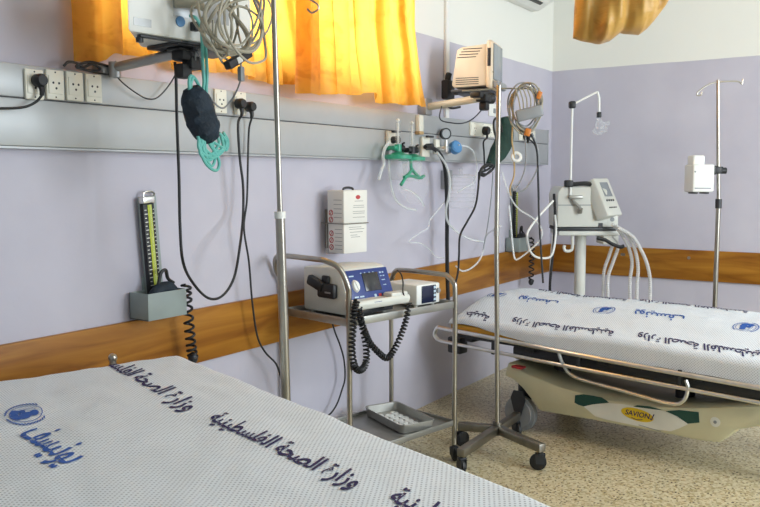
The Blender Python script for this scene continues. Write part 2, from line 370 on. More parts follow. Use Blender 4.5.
ca = curtain('curtain', '', [(-4.634, 1.86), (-4.568, 1.861), (-4.512, 1.871), (-4.489, 1.899), (-4.318, 1.912), (-4.209, 1.899), (-4.147, 1.878), (-3.958, 1.886), (-3.874, 1.904), (-3.769, 1.885), (-3.684, 1.884), (-3.597, 1.871), (-3.439, 1.89), (-3.277, 1.924)], [(1.8, -3.269), (2.0, -3.292), (2.3, -3.364), (3, -3.409)], 6, .4, -.075, CURT)
curtain_thing('curtain', 'orange window curtain behind the cable-draped monitor, gold fold at its outer edge', None, ca)
cb = curtain('curtain', '', [(-3.51, 1.838), (-3.368, 1.838), (-3.281, 1.852), (-3.045, 1.867), (-2.918, 1.888), (-2.852, 1.842), (-2.643, 1.849), (-2.313, 1.859)], [(1.8, -2.313), (2.05, -2.396), (2.3, -2.463), (3, -2.496)], 5, 2.2, -.165, CURT)
curtain_thing('curtain', 'bright yellow sunlit window curtain beside the bare white wall, its hem over the trunking', None, cb)

# the privacy curtain gathered up in a bundle under the ceiling
cx, cy, cz = (-3.197, -1.528, 2.07)
tb = bmesh.new(); right, away = Vector((.55, -.835, 0)), Vector((.835, .55, 0)); PXM = 3.2/808
hem = [(-45, 38), (-36, 41), (-18, 44), (-8, 41), (2, 33), (10, 34), (21, 35), (29, 29), (36, 21), (45, 9), (52, -2)]
nu, nt = 90, 40
def bundle_point(u, t, s_):
    xp = -45+97*u; z0 = cz+(20-lerp_table(hem, xp))*PXM; t2 = t**1.3; z = z0+(3.2-z0)*t2
    xp += 7*t*(1-u); k = max(0, min(1, (z-2.12)/.55)); k = k*k*(3-2*k)
    x = ((xp+5)*(1-.62*k)-5*(1-k)-4*max(0, min(1, (2.1-z)/.1))*0)*PXM
    e = max(0, 1-(2*u-1)**2)**.5*min(1, t/.1)**.5 if t > 0 else 0
    d = s_*e*(.105-.04*k)
    f = .016*math.sin(19*u-9*t)+.010*math.sin(37*u+6*t+1)+.022*math.exp(-((u-.62+.25*t)/.045)**2)+.028*math.exp(-((u-.13-.5*t)/.05)**2)
    d += (f*e if s_ < 0 else -f*e)
    return Vector((cx, cy, 0))+right*x+away*d+Vector((0, 0, z))
F_ = [[tb.verts.new(bundle_point(i/nu, j/nt, -1)) for j in range(nt+1)] for i in range(nu+1)]
B_ = [[tb.verts.new(bundle_point(i/nu, j/nt, 1)) for j in range(nt+1)] for i in range(nu+1)]
for S_ in (F_, B_):
    for i in range(nu):
        for j in range(nt): tb.faces.new((S_[i][j], S_[i+1][j], S_[i+1][j+1], S_[i][j+1]))
bmesh.ops.remove_doubles(tb, verts=tb.verts[:], dist=1e-5); bmesh.ops.recalc_face_normals(tb, faces=tb.faces[:])
pc = thing('privacy_curtain', 'gold privacy curtain gathered up into a hanging bundle below the ceiling', 'curtain', (cx, cy, 1.97))
b = MB(); b.put(tb); b.build('bundled_fabric', CURT2, pc, True, 80)
b = MB(); M0 = tr((cx, cy, 2.62), (0, 0, -56.6)); b.tube([M0 @ Vector((.085*math.cos(q*math.pi/8), .082*math.sin(q*math.pi/8), .01*math.sin(q))) for q in range(16)], .014, 6, 2, True); b.build('tie', CURT2, pc, True)
b = MB(); b.bx((cx-.02, -6.4, 3.2), (cx+.02, -.3, 3.25)); tag(b.build('curtain_track', WHITEM), 'white ceiling track that carries the gathered gold privacy curtain', 'curtain track')

# ------------------------------------------------------------------ air conditioner
ax_, az_ = (-0.444, 2.726)
ac = thing('air_conditioner', 'white split air conditioner high on the wall near the room corner', 'air conditioner', (ax_-.43, 0, az_))
prof = [(0, 0), (-.06, 0), (-.19, .07), (-.215, .12), (-.205, .27), (-.18, .29), (0, .29)]
M_ = Matrix(((0, 0, 1, ax_-.86), (1, 0, 0, 0), (0, 1, 0, az_), (0, 0, 0, 1)))
b = MB(); b.prism(prof, .86, M_, .006); b.build('case', WHITE, ac, True)
b = MB(); b.box((ax_-.43, -.118, az_+.031), (.66, .03, .008), (-28.5, 0, 0), .003); b.build('air_outlet', DARK, ac, True)
b = MB(); b.box((ax_-.43, -.158, az_+.042), (.69, .03, .008), (-45, 0, 0), .002); b.build('louvre', WHITE, ac, True)

# ------------------------------------------------------------------ beds
WORDS = [[0xFEED, 0xFEAF, 0xFE8D, 0xFEAD, 0xFE93], [0xFE8D, 0xFEDF, 0xFEBC, 0xFEA4, 0xFE94], [0xFE8D, 0xFEDF, 0xFED4, 0xFEE0, 0xFEB4, 0xFEC4, 0xFEF4, 0xFEE8, 0xFEF4, 0xFE94]]
def ar(cs): return ''.join(chr(c) for c in cs[::-1])
PHRASE = ' '.join(ar(w_) for w_ in WORDS[::-1])
SH = -.6
CUT = ' '.join(ar(w_) for w_ in (WORDS[2][:5], WORDS[1], WORDS[0]))
TAIL = ar([0xFEC4, 0xFEF4, 0xFEE8, 0xFEF4, 0xFE94])
UNI = ar([0xFEF3, 0xFEEE, 0xFEE7, 0xFEF4, 0xFEB4, 0xFED2])
def sheet(x0, x1, y0, y1, h, rad, drop, prints, wav, tall=1.22, dropf=lambda y: 1, wob=1):
    """cotton sheet over a mattress: h(x, y) is the height of its top, prints the lettering on it"""
    b = MB(); tb = bmesh.new(); uvl = tb.loops.layers.uv.new('UVMap')
    def axis(a, c, n):
        out = []; q = math.pi/2*rad
        for k in range(4, 0, -1): out.append((a, -(drop*k/4), rad+drop*k/4, -q-drop*k/4))
        for k in range(8): t = math.pi/2*k/8; out.append((a+rad-rad*math.cos(t), 0, rad-rad*math.sin(t), -q+q*k/8))
        L_ = c-a-2*rad
        mid = [(a+rad+L_*k/n, 0, 0, L_*k/n) for k in range(n+1)]
        o2 = [(a+c-p[0], p[1], p[2], L_-p[3]) for p in out]
        return out+mid+o2[::-1]
    X, Y = axis(x0, x1, 46), axis(y0, y1, 90)
    def wr(x, y): return .0045*noise.noise(Vector((x*7, y*5, wav)))+.003*noise.noise(Vector((x*17, y*13, wav+3)))
    G = []
    for px_, _, dx, ux in X:
        row = []
        for py_, _, dy, uy in Y:
            d = min(math.hypot(min(dx, rad), min(dy, rad)), rad) if max(dx, dy) <= rad else max(dx, dy)
            side = max(0, d-rad*.7)
            ox = wob*.012*math.sin(py_*11+wav)*min(1, side*12)*(1 if px_ > (x0+x1)/2 else -1) if dx >= rad*.6 else 0
            oy = .010*math.sin(px_*13+wav)*min(1, side*12)*(1 if py_ > (y0+y1)/2 else -1)*.3 if dy >= rad*.6 else 0
            v = tb.verts.new((px_-abs(ox)*(1 if px_ > (x0+x1)/2 else -1), py_+oy, h(px_, py_)-(d if d <= rad else rad+(d-rad)*dropf(py_))+wr(px_, py_)+wob*.012*math.sin(py_*8+px_*9+wav*2)*min(1, side*8)))
            row.append((v, ux, uy))
        G.append(row)
    for i in range(len(X)-1):
        for j in range(len(Y)-1):
            q = [G[i][j], G[i+1][j], G[i+1][j+1], G[i][j+1]]
            f = tb.faces.new([v[0] for v in q])
            for l, s_ in zip(f.loops, q): l[uvl].uv = (s_[1], s_[2])
    b.put(tb)
    def on(c):
        dx = max(0, x0+rad-c.x, c.x-(x1-rad)); dx = rad-math.sqrt(max(0, rad*rad-dx*dx)) if dx < rad else rad
        return Vector((c.x, c.y, h(c.x, c.y)-dx+wr(c.x, c.y)+.0022+c.z*.3))
    for kind, x, y, ang, size in prints:
        M_ = tr((x, y, 0), (0, 0, ang))
        if kind == 'phrase': b.m(1).text(PHRASE, 1, M_, .003, on, SH, .02, size, tall)
        elif kind == 'cut': b.m(1).text(CUT, 1, M_, .003, on, SH, .016, size, tall*.72)
        elif kind == 'tail': b.m(1).text(TAIL, 1, M_, .003, on, SH, .018, size, tall)
        elif kind == 'uni': b.m(2).text(UNI, 1, M_, .003, on, SH, .012, size, tall*1.1)
        else:                                                                        # round emblem: globe, two heads, two sprigs
            s_ = size; b.m(2); M_ = M_ @ Matrix.Rotation(R(90), 4, 'Z') @ Matrix.Scale(.8, 4, Vector((.967, -.254, 0))) @ Matrix.Scale(1.65, 4, Vector((.254, .967, 0))) @ Matrix.Rotation(R(-90), 4, 'Z') if x < 0 else M_
            def ell(ex, ey, ra, rb, rot=0, n=20):
                t2 = bmesh.new(); mm = tr((ex*s_, ey*s_, 0), (0, 0, rot)); t2.faces.new([t2.verts.new(mm @ Vector((ra*s_*math.cos(6.2832*k/n), rb*s_*math.sin(6.2832*k/n), 0))) for k in range(n)])
                t2.transform(M_)
                for v in t2.verts: v.co = on(v.co)
                b.put(t2)
            def ring(ra, wd, a0, a1, n=40, sy=1):
                t2 = bmesh.new(); r_ = [[t2.verts.new((rr*s_*math.cos(R(a0+(a1-a0)*k/n)), rr*s_*math.sin(R(a0+(a1-a0)*k/n)), 0)) for rr in (ra-wd/2, ra+wd/2)] for k in range(n+1)]
                for A, B in zip(r_, r_[1:]): t2.faces.new((A[0], A[1], B[1], B[0]))
                t2.transform(M_)
                for v in t2.verts: v.co = on(v.co)
                b.put(t2)
            ring(.36, .02, 0, 360); ring(.24, .014, 100, 250); ring(.12, .014, 0, 360)
            for k in (-1, 0, 1): ell(k*.16, 0, .006, .34)
            ell(.07, .17, .115, .1); ell(.1, -.05, .13, .17, 20); ell(-.1, -.07, .085, .08); ell(-.12, -.23, .12, .1); ell(.08, -.25, .16, .09, 25); ell(.05, .04, .07, .1)
            for q in range(14):
                for sg in (-1, 1):
                    a = -90+sg*(14+q*9.4); ell(.45*math.cos(R(a)), .45*math.sin(R(a)), .05, .018, a+90+sg*28)
    return b.build('bedsheet', [SHEET, INKP, INKB])

# bed by the camera
ox, oy, oa = (-4.522, -0.436, -18.3)
OM = tr((ox, oy, 0), (0, 0, oa))
BW, BL = .95, 2.05
h1 = lambda x, y: .842+.004*math.sin(x*5)*math.sin(y*3)
prints = [('phrase', -0.2436, -1.0568, -87.5966, 0.6009), ('cut', -0.2488, -0.35, -93.0789, 0.661), ('phrase', -0.206, -1.7198, -89.1841, 0.6), ('emblem', -0.6221, -0.4289, -90.0, 0.135), ('uni', -0.6314, -0.7201, -86.9629, 0.3095)]
o = sheet(-BW, 0, -BL, 0, h1, .028, .13, prints, 1.0, 1.4); o.matrix_basis = OM @ o.matrix_basis
tag(o, 'white patterned bedsheet with large purple lettering and blue emblem beside the blood pressure gauge', 'bedsheet')
bed = thing('hospital_bed', 'hospital bed under the sheet with the blue emblem, metal frame and wheels', 'hospital bed', (ox, oy, 0), oa)
b = MB(); b.bx((-BW+.03, -BL+.03, .702), (-.03, -.03, .815), .04, 3)
mt_ = b.build('mattress', MATT); mt_.matrix_basis = OM @ mt_.matrix_basis; tag(mt_, 'yellow vinyl mattress under the sheet with the blue emblem', 'mattress')
b = MB(); b.bx((-BW+.04, -BL+.04, .62), (-.04, -.04, .699), .008); b.build('bed_base', GREYP, bed)
b = MB()
for x in (-BW+.1, -.1): b.tube([(x, -.15, .45), (x, -BL+.15, .45)], .025, 10, 1)
for y in (-.2, -BL+.2): b.tube([(-BW+.1, y, .45), (-.1, y, .45)], .022, 10, 1); [b.tube([(x, y, .45), (x, y, .62)], .02, 10, 1) for x in (-BW+.12, -.12)]
b.build('frame', GREYP, bed)
def caster(parent, x, y, r, m=None, top=None, rot=0):
    c = MB(); top = top or r*2+.03
    c.cyl((x, y, r*2), (x, y, top), .009, n=10); c.box((x, y, r*2-.002), (.03, .04, .012), (0, 0, rot), .003)
    M_ = tr((x, y, 0), (0, 0, rot))
    for s_ in (-1, 1): c.prism([(-r*.5, r*.8), (r*.5, r*.8), (r*.6, 2*r), (-r*.6, 2*r)], .003, M_ @ tr((0, s_*.014+.0015, 0), (90, 0, 0)))
    o = c.build('caster', DARK, parent)
    c = MB(); c.lathe([(0, -.011), (r*.8, -.011), (r, -.007), (r, .007), (r*.8, .011), (0, .011)], M_ @ tr((-r*.25, 0, r), (90, 0, 0)), 20); c.build('wheel', m or BLACK, o)
    return o
for x in (-BW+.12, -.12):
    for y in (-.2, -BL+.2):
        b = MB(); b.tube([(x, y, .12), (x, y, .45)], .022, 10, 1); b.build('leg', GREYP, bed); caster(bed, x, y, .05, None, .13)
kx, ky, _ = (-0.2311, -0.0123, 0.855)
b = MB(); b.cyl((kx, ky+.03, .62), (kx, ky+.03, .852), .011); b.ball((kx, ky+.03, .857), .015); b.tube([(kx, ky+.03, .66), (kx, ky-.1, .66)], .01, 8, 1); b.build('accessory_post', STEEL, bed)

# stretcher by the corner
ox, oy, oa = (-2.1702, -0.2116, -10.0)
OM2 = tr((ox, oy, 0), (0, 0, oa)); SW, SL = .78, 2.05
def h2(x, y):
    a = max(0, min(1, x/.42)); e = a*a*(3-2*a)
    return .625+.10*e-.012*math.sin(max(0, min(1, (-y)/2))*3.14)-.018*max(0, 1-(-y)/.16)**2+.008*math.sin(y*4)
prints = [('phrase', .08, y_, 90, .66) for y_ in (-.728, -1.5)]+[('tail', .072, -.165, 90, .2)]+[('phrase', .705, y_, 90, .64) for y_ in (-.5, -1.2)]
prints += [('emblem', .37, -.1, 90, .13), ('uni', .37, -.39, 90, .3), ('emblem', .33, -.86, 90, .13), ('uni', .33, -1.17, 90, .3), ('emblem', .33, -1.63, 90, .13)]
o = sheet(0, SW, -SL, 0, h2, .04, .07, prints, 4.0, 1.45, lambda y: .06+.94*min(1, max(0, (-y-.25)/.55)), .3); o.matrix_basis = OM2 @ o.matrix_basis
tag(o, 'white patterned bedsheet with rows of small dark lettering on the wheeled stretcher', 'bedsheet')
b = MB(); b.bx((.009, -SL+.03, .507), (SW-.03, -.012, .572), .015, 3)
mt_ = b.build('mattress', YELLOW); mt_.matrix_basis = OM2 @ mt_.matrix_basis; tag(mt_, 'yellow vinyl mattress showing under the stretcher sheet', 'mattress')
st = thing('hospital_stretcher', 'wheeled hospital stretcher with cream moulded base and chrome side rails', 'stretcher', (ox, oy, 0), oa)
b = MB(); b.bx((.03, -SL+.03, .485), (SW-.03, -.03, .506), .006); b.bx((.07, -SL+.1, .40), (SW-.07, -.42, .484), .02)  # lower dark box added to darken the open gap beneath the deck
for y in (-.12, -.55, -1.0, -1.5): b.bx((.05, y-.03, .46), (SW-.05, y+.03, .495), .006)
b.build('litter_deck', DARK, st)
base = [(-0.4286, 0.3916), (-0.4836, 0.3712), (-0.5579, 0.3428), (-0.7709, 0.306), (-1.0855, 0.2878), (-1.3133, 0.3006), (-1.4948, 0.3313), (-1.7989, 0.4008), (-1.8761, 0.4206), (-1.8671, 0.3258), (-1.794, 0.3008), (-1.71, 0.2683), (-1.6792, 0.2326), (-1.6343, 0.1884), (-1.544, 0.1777), (-1.3999, 0.1756), (-1.026, 0.1631), (-0.6403, 0.1453), (-0.6003, 0.1892), (-0.526, 0.2563), (-0.4575, 0.2968), (-0.4021, 0.305)]
MY = Matrix(((0, 0, 1, .02), (1, 0, 0, 0), (0, 1, 0, 0), (0, 0, 0, 1)))
b = MB(); b.prism(base, .64, MY, .012)
def decal(pts, i, d=.0015):
    b.m(i).prism(pts, d, Matrix(((0, 0, 1, .0195-d), (1, 0, 0, 0), (0, 1, 0, 0), (0, 0, 0, 1))))
zc = lambda l: l
decal([(-0.8652, 0.2773), (-0.9155, 0.2924), (-0.9713, 0.2948), (-1.0202, 0.2949), (-1.047, 0.2852), (-1.0629, 0.2747), (-0.9725, 0.2482), (-0.917, 0.2258), (-0.8854, 0.2289), (-0.8623, 0.2361)], 1)
decal([(-1.3695, 0.291), (-1.4383, 0.3101), (-1.4853, 0.3142), (-1.5335, 0.3187), (-1.5383, 0.2676), (-1.4822, 0.2505), (-1.461, 0.2608), (-1.4397, 0.268), (-1.4074, 0.2816)], 1)
decal([(-1.2199, 0.2918), (-1.2871, 0.2984), (-1.3532, 0.2931), (-1.3096, 0.2877), (-1.2428, 0.2832), (-1.1974, 0.2808)], 1, .0018)
decal([(-0.917, 0.2258), (-0.9725, 0.2482), (-1.057, 0.2713), (-1.1279, 0.2806), (-1.1973, 0.2841), (-1.2874, 0.2898), (-1.3642, 0.29), (-1.4289, 0.2764), (-1.4844, 0.2488), (-1.4413, 0.2185), (-1.3995, 0.1945), (-1.3127, 0.1864), (-1.223, 0.1846), (-1.1423, 0.1831), (-1.0594, 0.1814), (-0.9863, 0.1857)], 2)
ec = (-1.2213, 0.2427)
decal([(ec[0]-.088*math.cos(6.2832*k/28), ec[1]+.032*math.sin(6.2832*k/28)-.004*math.cos(6.2832*k/28)) for k in range(28)], 3, .0028)
ME = Matrix(((0, 0, -1, .0165), (-1, 0, 0, ec[0]), (0, 1, 0, ec[1]+.002), (0, 0, 0, 1)))
b.m(4).text('SAVION', .037, ME, .0006, None, .2, .0006)
b.tube([ME @ Vector((-.03+.06*k/10, -.021-.006*math.sin(k/10*3.14), .0006)) for k in range(11)], .0016, 5, 1); b.tube([ME @ Vector(p) for p in ((.07, -.008, .0006), (.077, -.014, .0006), (.09, .018, .0006))], .0028, 5, 1)
cc = (-1.6132, 0.2864)
decal([(cc[0]-.024*math.cos(6.2832*k/20), cc[1]+.024*math.sin(6.2832*k/20)) for k in range(20)], 2)
b.m(5); b.cyl((.0185, cc[0], cc[1]), (.0155, cc[0], cc[1]), .008, n=12)
lc = (-1.2905, 0.1871)
b.box((.0175, lc[0], lc[1]), (.001, .12, .003), (4, 0, 0))
b.build('base_cover', [BASEC, DGREEN, WHITEP, YELP, INKP, GREYP], st)
for y in (-.62, -1.35): b = MB(); b.tube([(.3, y, .28), (.3, y, .49)], .05, 14, 1); b.build('lift_column', DARK, st)
# side rails: the near one folded down, with its drop loop
def rail(x, name):
    r1 = [(-0.1104, 0.549), (-0.5347, 0.5236), (-1.8212, 0.5017)]
    b = MB(); z0, z1, z2 = r1[0][1], r1[1][1], r1[2][1]; e = -SL+.15
    b.tube([(x, .06, .46), (x, .085, .49), (x, .06, .535), (x, .0, .535), (x, -.4, .525), (x, -1.0, .508), (x, e, .495)], .0125, 10)
    b.tube([(x, .06, .46), (x, .0, .455), (x, -.4, .447), (x, -1.0, .437), (x, e, .428)], .0105, 10)
    o = b.build(name, CHROME, st)
    return o
sr = rail(-.02, 'side_rail')
lp = [(-0.7779, 0.5193), (-0.8102, 0.4473), (-0.8841, 0.3884), (-1.1429, 0.3646), (-1.3968, 0.3456), (-1.4708, 0.3698), (-1.4932, 0.4331), (-1.482, 0.4754)]
b = MB(); b.tube([(-.02, y, z) for y, z in lp], .010, 10); b.build('drop_loop', CHROME, sr)
for y in (-.35, -.9, -1.45): b = MB(); b.tube([(-.02, y, .44), (.04, y+.02, .47)], .009, 8, 1); b.box((-.018, y, .475), (.012, .02, .09), bev=.003); b.build('rail_bracket', DARK, sr)
rail(SW+.02, 'side_rail')
for x, y in ((.05, -0.5017), (.22, -1.8849), (.60, -0.5017), (.60, -1.8849)):
    if 1:
        b = MB(); b.tube([(x, y, .2), (x, y, .33)], .018, 10, 1)
        for q in (-.032, .032): b.prism([(-.05, .19), (-.018, .09), (.018, .09), (.05, .19), (.03, .235), (-.03, .235)], .006, Matrix(((0, 0, 1, x+q-.003), (1, 0, 0, y), (0, 1, 0, 0), (0, 0, 0, 1))))
        cs = b.build('caster', DARK, st)
        b = MB(); b.lathe([(0, -.024), (.03, -.026), (.08, -.024), (.082, -.02), (.1, -.018), (.1, .018), (.082, .02), (.08, .024), (.03, .026), (0, .024)], tr((x, y, .1), (0, 90, 0)), 28); b.build('wheel', GREYP, cs)
b = MB(); py_ = -0.4909; b.tube([(.08, py_+.02, .30), (.03, py_+.03, .36), (.02, py_, .372)], .008, 8); b.box((.02, py_-.01, .374), (.05, .07, .014), bev=.005); b.build('brake_pedal', RED, st)
b = MB(); b.tube([(.06, .02, .44), (.2, .05, .44), (.4, .03, .43)], .02, 8); b.box((.1, .0, .42), (.08, .1, .1), bev=.01); b.build('hydraulic_unit', DARK, st)

# ------------------------------------------------------------------ blood pressure gauges on the wall
def gauge(name, label, x, z, lean, y=0):
    g = thing(name, label, 'blood pressure gauge', (x, y, z))
    T = tr((.022, 0, 0), (0, lean, 0), (1.12, 1, 1.06)); b = MB(); b.M = T
    b.bx((-.032, -.022, .04), (.045, -.004, .45), .006); b.build('back_plate', SAGE, g)
    b = MB(); b.M = T; b.bx((-.036, -.045, .04), (.014, -.0225, .425), .004)
    b.m(1)
    for k in range(24):
        zz = .06+k*.0148; q = .013 if k % 2 == 0 else .008
        b.bx((-.032, -.0462, zz), (-.032+q, -.0452, zz+.003)); b.bx((.010-q*.6, -.0462, zz), (.010, -.0452, zz+.003))
    b.m(2).bx((-.0175, -.0468, .045), (.0, -.0452, .42)); b.build('scale', [BLACK, WHITEP, LIME], g)
    b = MB(); b.M = T; b.cyl((-.009, -.05, .05), (-.009, -.05, .422), .0035, n=10); b.build('mercury_tube', CLEAR, g)
    b = MB(); b.M = T; b.bx((-.036, -.05, .426), (.016, -.02, .45), .004); b.tube([(-.02, -.03, .45), (-.015, -.03, .465), (.01, -.03, .468), (.035, -.02, .46), (.04, -.014, .45)], .004, 8); b.build('top_cap', CHROME, g)
    b = MB(); hx = .098
    b.bx((-hx, -.115, .0), (hx, -.112, .105), .001); b.bx((-hx, -.012, 0), (hx, -.008, .105), .001); b.bx((-hx, -.1125, 0), (-hx+.003, -.009, .105), .001); b.bx((hx-.003, -.1125, 0), (hx, -.009, .105), .001); b.bx((-hx, -.1125, 0), (hx, -.009, .004))
    b.bx((-.03, -.009, .02), (.04, 0, .16), .002)
    b.build('basket', SAGE, g)
    return g
g1 = gauge('blood_pressure_gauge', 'wall mounted mercury blood pressure gauge with lime scale above the camera-side bed', -4.285, 0.903, -4)
def cuff_in(g, px_, m, wide=.075):
    x, y, z = g.location
    c = MB(); c.tube([(x-.06, y-.086, z+.075), (x-.02, y-.086, z+.11), (x+.03, y-.086, z+.115), (x+.065, y-.086, z+.095)], [.02, .0245, .0245, .018], 12, 6, False, 1)
    c.m(1).tube([(x-.02, y-.085, z+.125), (x-.005, y-.085, z+.175), (x+.02, y-.085, z+.185), (x+.035, y-.08, z+.15), (x+.06, y-.085, z+.13)], .007, 8)
    return c.build('pressure_cuff', [m, BLACK])
c = cuff_in(g1, 0, NAVY); tag(c, 'dark navy pressure cuff stuffed in the basket above the wooden rail by the emblem bed', 'pressure cuff')
def coil_tube(label, pts, name='coiled_tube', turns=11):
    b = MB(); b.coil(pts, .018, turns, .0055, 6, 14); b.m(1); e = Vector(pts[-1]); b.ball(e+Vector((0, 0, -.0)), .02, (1, 1, 1.3))
    return tag(b.build(name, [BLACK, DARK]), label, 'tube')
coil_tube('black coiled tube hanging from the gauge basket beside the bed with the blue emblem', [(-4.174, -0.1, 1.024), (-4.171, -0.1, 0.958), (-4.163, -0.1, 0.854), (-4.155, -0.1, 0.77), (-4.146, -0.1, 0.714)])
g2 = gauge('blood_pressure_gauge', 'wall mounted mercury blood pressure gauge behind the drip stand near the room corner', -0.795, 0.895, 0)
c = cuff_in(g2, 0, BLACK); tag(c, 'black pressure cuff in the wall gauge basket near the room corner', 'pressure cuff')
coil_tube('black coiled tube hanging below the wall gauge near the room corner', [(-0.683, -0.12, 0.997), (-0.659, -0.12, 0.896), (-0.665, -0.12, 0.781), (-0.669, -0.12, 0.65)], turns=9)

# ------------------------------------------------------------------ sharps carton in its wire bracket
fx, fy, fz = (-3.175, -0.165, 1.069)
bxr = -10
sb = thing('sharps_box', 'white cardboard sharps box with red symbols hanging on the lavender wall', 'sharps box', (fx, fy, fz), bxr)
def carton(b, z0, z1, g=.0):
    b.bx((-g, -g, z0), (.165+g, .115+g, z1), .003)
b = MB(); carton(b, 0, .150)
b.m(2)
for k, (zz, ln) in enumerate(((.13, .09), (.12, .11), (.105, .1), (.09, .06), (.08, .08))): b.bx((.035+.004*k, -.0008, zz), (.035+ln, 0, zz+.0025))
b.m(1)
for zz in (.03, .065, .1): b.torus((-.0006, .09, zz), .013, .002, (0, 90, 0), 18); b.box((-.0008, .09, zz), (.001, .003, .024), (35, 0, 0))
b.m(2)
for k in range(6): b.bx((-.0008, .012, .02+k*.02), (0, .065, .0225+k*.02))
b.build('carton_base', [CARD, RED, GREYINK], sb)
b = MB(); carton(b, .152, .318, .002)
b.m(1); b.ball((.1, -.002, .283), .014, (1.2, .08, .75))
b.m(2)
for k, (zz, ln) in enumerate(((.262, .06), (.24, .075), (.23, .08), (.21, .085), (.2, .08), (.18, .085))): b.bx((.105-ln/2, -.0032, zz), (.105+ln/2, -.002, zz+.0022))
for k in range(5): b.bx((-.0032, .012, .18+k*.022), (-.002, .07, .1825+k*.022))
b.m(1)
for zz in (.17, .205): b.torus((-.003, .09, zz), .013, .002, (0, 90, 0), 18); b.box((-.003, .09, zz), (.001, .003, .024), (35, 0, 0))
b.build('carton_lid', [CARD, RED, GREYINK], sb)
b = MB(); b.tube([(.05, .055, .316), (.055, .055, .327), (.085, .055, .331), (.115, .055, .327), (.12, .055, .318)], .006, 8); b.build('handle', DARK, sb)
b = MB(); b.tube([(-.006, .16, .15), (-.006, .118, .15), (-.006, -.006, .15), (.171, -.006, .15), (.171, .15, .15)], .0025, 6, 1); b.tube([(-.006, .12, .15), (-.006, .12, -.004), (.08, .06, -.004), (.171, .1, -.004)], .0025, 6, 1); b.box((.06, .137, .12), (.1, .012, .2), (0, 0, -12), .002); b.build('wire_bracket', STEELB, sb)

# ------------------------------------------------------------------ equipment trolley
tx, ty, ta = (-3.58, -0.484, -11.6178)
TL, TD = 0.73, .45
tro = thing('equipment_trolley', 'two shelf steel trolley on castors with raised push handle carrying the defibrillator', 'trolley', (tx, ty, 0), ta)
ZS = .793
b = MB(); r = .0125
b.tube([(0, 0, .085), (0, 0, .5), (0, 0, .9), (-.006, .0, .975), (-.03, .03, 1.055), (-.06, .085, 1.085), (-.07, .14, 1.09), (-.075, .36, 1.09), (-.07, .43, 1.07), (-.04, .458, 1.0), (0, TD, .92), (0, TD, .5), (0, TD, .085)], r, 12); b.build('push_frame', STEEL, tro)
b = MB(); b.tube([(TL, 0, .085), (TL, 0, .5), (TL, 0, .87), (TL, .012, .92), (TL, .05, .95), (TL, .09, .957), (TL, .36, .957), (TL, .42, .945), (TL, TD-.01, .91), (TL, TD, .86), (TL, TD, .5), (TL, TD, .085)], r, 12); b.build('end_frame', STEEL, tro)
def shelf(z, lip):
    b = MB(); b.bx((.0, .0, z+.006), (TL, TD, z+.012), .002)
    for a, c in (((0, -.003, z), (TL, .004, z+lip)), ((0, TD-.004, z), (TL, TD+.003, z+lip)), ((-.003, 0, z), (.004, TD, z+lip)), ((TL-.004, 0, z), (TL+.003, TD, z+lip))): b.bx(a, c, .0015)
    b.build('shelf', STEELD, tro)
shelf(ZS, .036); shelf(.185, .028)
for x in (0, TL):
    for y in (0, TD): caster(tro, x, y, .035, None, .12, 30 if y else 70)
SZ = ZS+.0125

# defibrillator on the upper shelf (front towards the ward)
dfb = thing('defibrillator', 'white defibrillator with blue control panel and coiled paddle leads on the steel trolley', 'defibrillator', (-3.4776, -0.4081, 0.8055), ta)
DW, DD, DH = .295, .32, .232
b = MB(); b.prism([(.0, .012), (.0, .07), (.06, DH-.01), (.11, DH), (DD, DH-.012), (DD, .012)], DW, Matrix(((0, 0, 1, 0), (1, 0, 0, 0), (0, 1, 0, 0), (0, 0, 0, 1))), .01)
for x in (.03, DW-.03):
    for y in (.04, DD-.04): b.cyl((x, y, 0), (x, y, .014), .012)
b.m(1).bx((.006, -.001, .0125), (DW-.006, .02, .04))
b.build('case', [VENTC, DARK], dfb)
FA = 68                                     # the control panel leans back
MF = tr((DW/2+.004, .004, .075), (FA, 0, 0))
b = MB(); b.M = MF; b.box((0, .068, .004), (DW-.005, .16, .014), bev=.006); pnl = b.build('control_panel', BLUE, dfb)
b = MB(); b.M = MF; b.box((.02, .082, .0125), (.104, .09, .004), bev=.002); b.build('screen', SCREEN, pnl)
b = MB(); b.M = MF; b.lathe([(0, .022), (.016, .022), (.019, .016), (.021, .011), (.021, .01)], tr((-.088, .07, 0), (0, 0, 0), (1.1, 1.45, 1))); b.box((-.088, .07, .0235), (.006, .045, .004), (0, 0, 15), .001); b.build('knob', WHITE, pnl)
b = MB(); b.M = MF
for x, y, ww, hh in ((-.1, .118, .03, .006), (-.1, .017, .026, .007), (-.065, .017, .026, .007), (-.035, .128, .008, .005), (-.01, .128, .008, .005), (.02, .128, .008, .005), (.045, .128, .008, .005), (.09, .122, .012, .008), (.108, .122, .01, .008), (.09, .105, .01, .005), (.108, .105, .01, .005), (.1, .085, .022, .004), (.1, .06, .02, .004)): b.box((x, y, .0118), (ww, hh, .003), bev=.001)
b.build('button', CYANB, pnl)
b = MB(); b.M = MF; b.box((.052, .014, .0125), (.018, .014, .004), bev=.002); b.build('shock_button', RED, pnl)
b = MB(); b.M = MF; b.box((.02, .014, .0125), (.014, .014, .004), bev=.002); b.build('charge_button', CYANB, pnl)
b = MB(); b.prism([(-.012, .042), (-.075, .048), (-.085, .075), (-.075, .092), (-.05, .082), (-.01, .085), (.02, .09), (.02, .04)], DW+.045, Matrix(((0, 0, 1, -.012), (1, 0, 0, 0), (0, 1, 0, 0), (0, 0, 0, 1))), .007)
b.bx((DW-.085, -.072, .08), (DW+.028, -.012, .105), .008)
b.m(1).bx((.085, -.083, .07), (.135, -.0805, .079), .001)
b.m(2).bx((DW-.12, -.055, .035), (DW-.055, -.008, .052), .003)
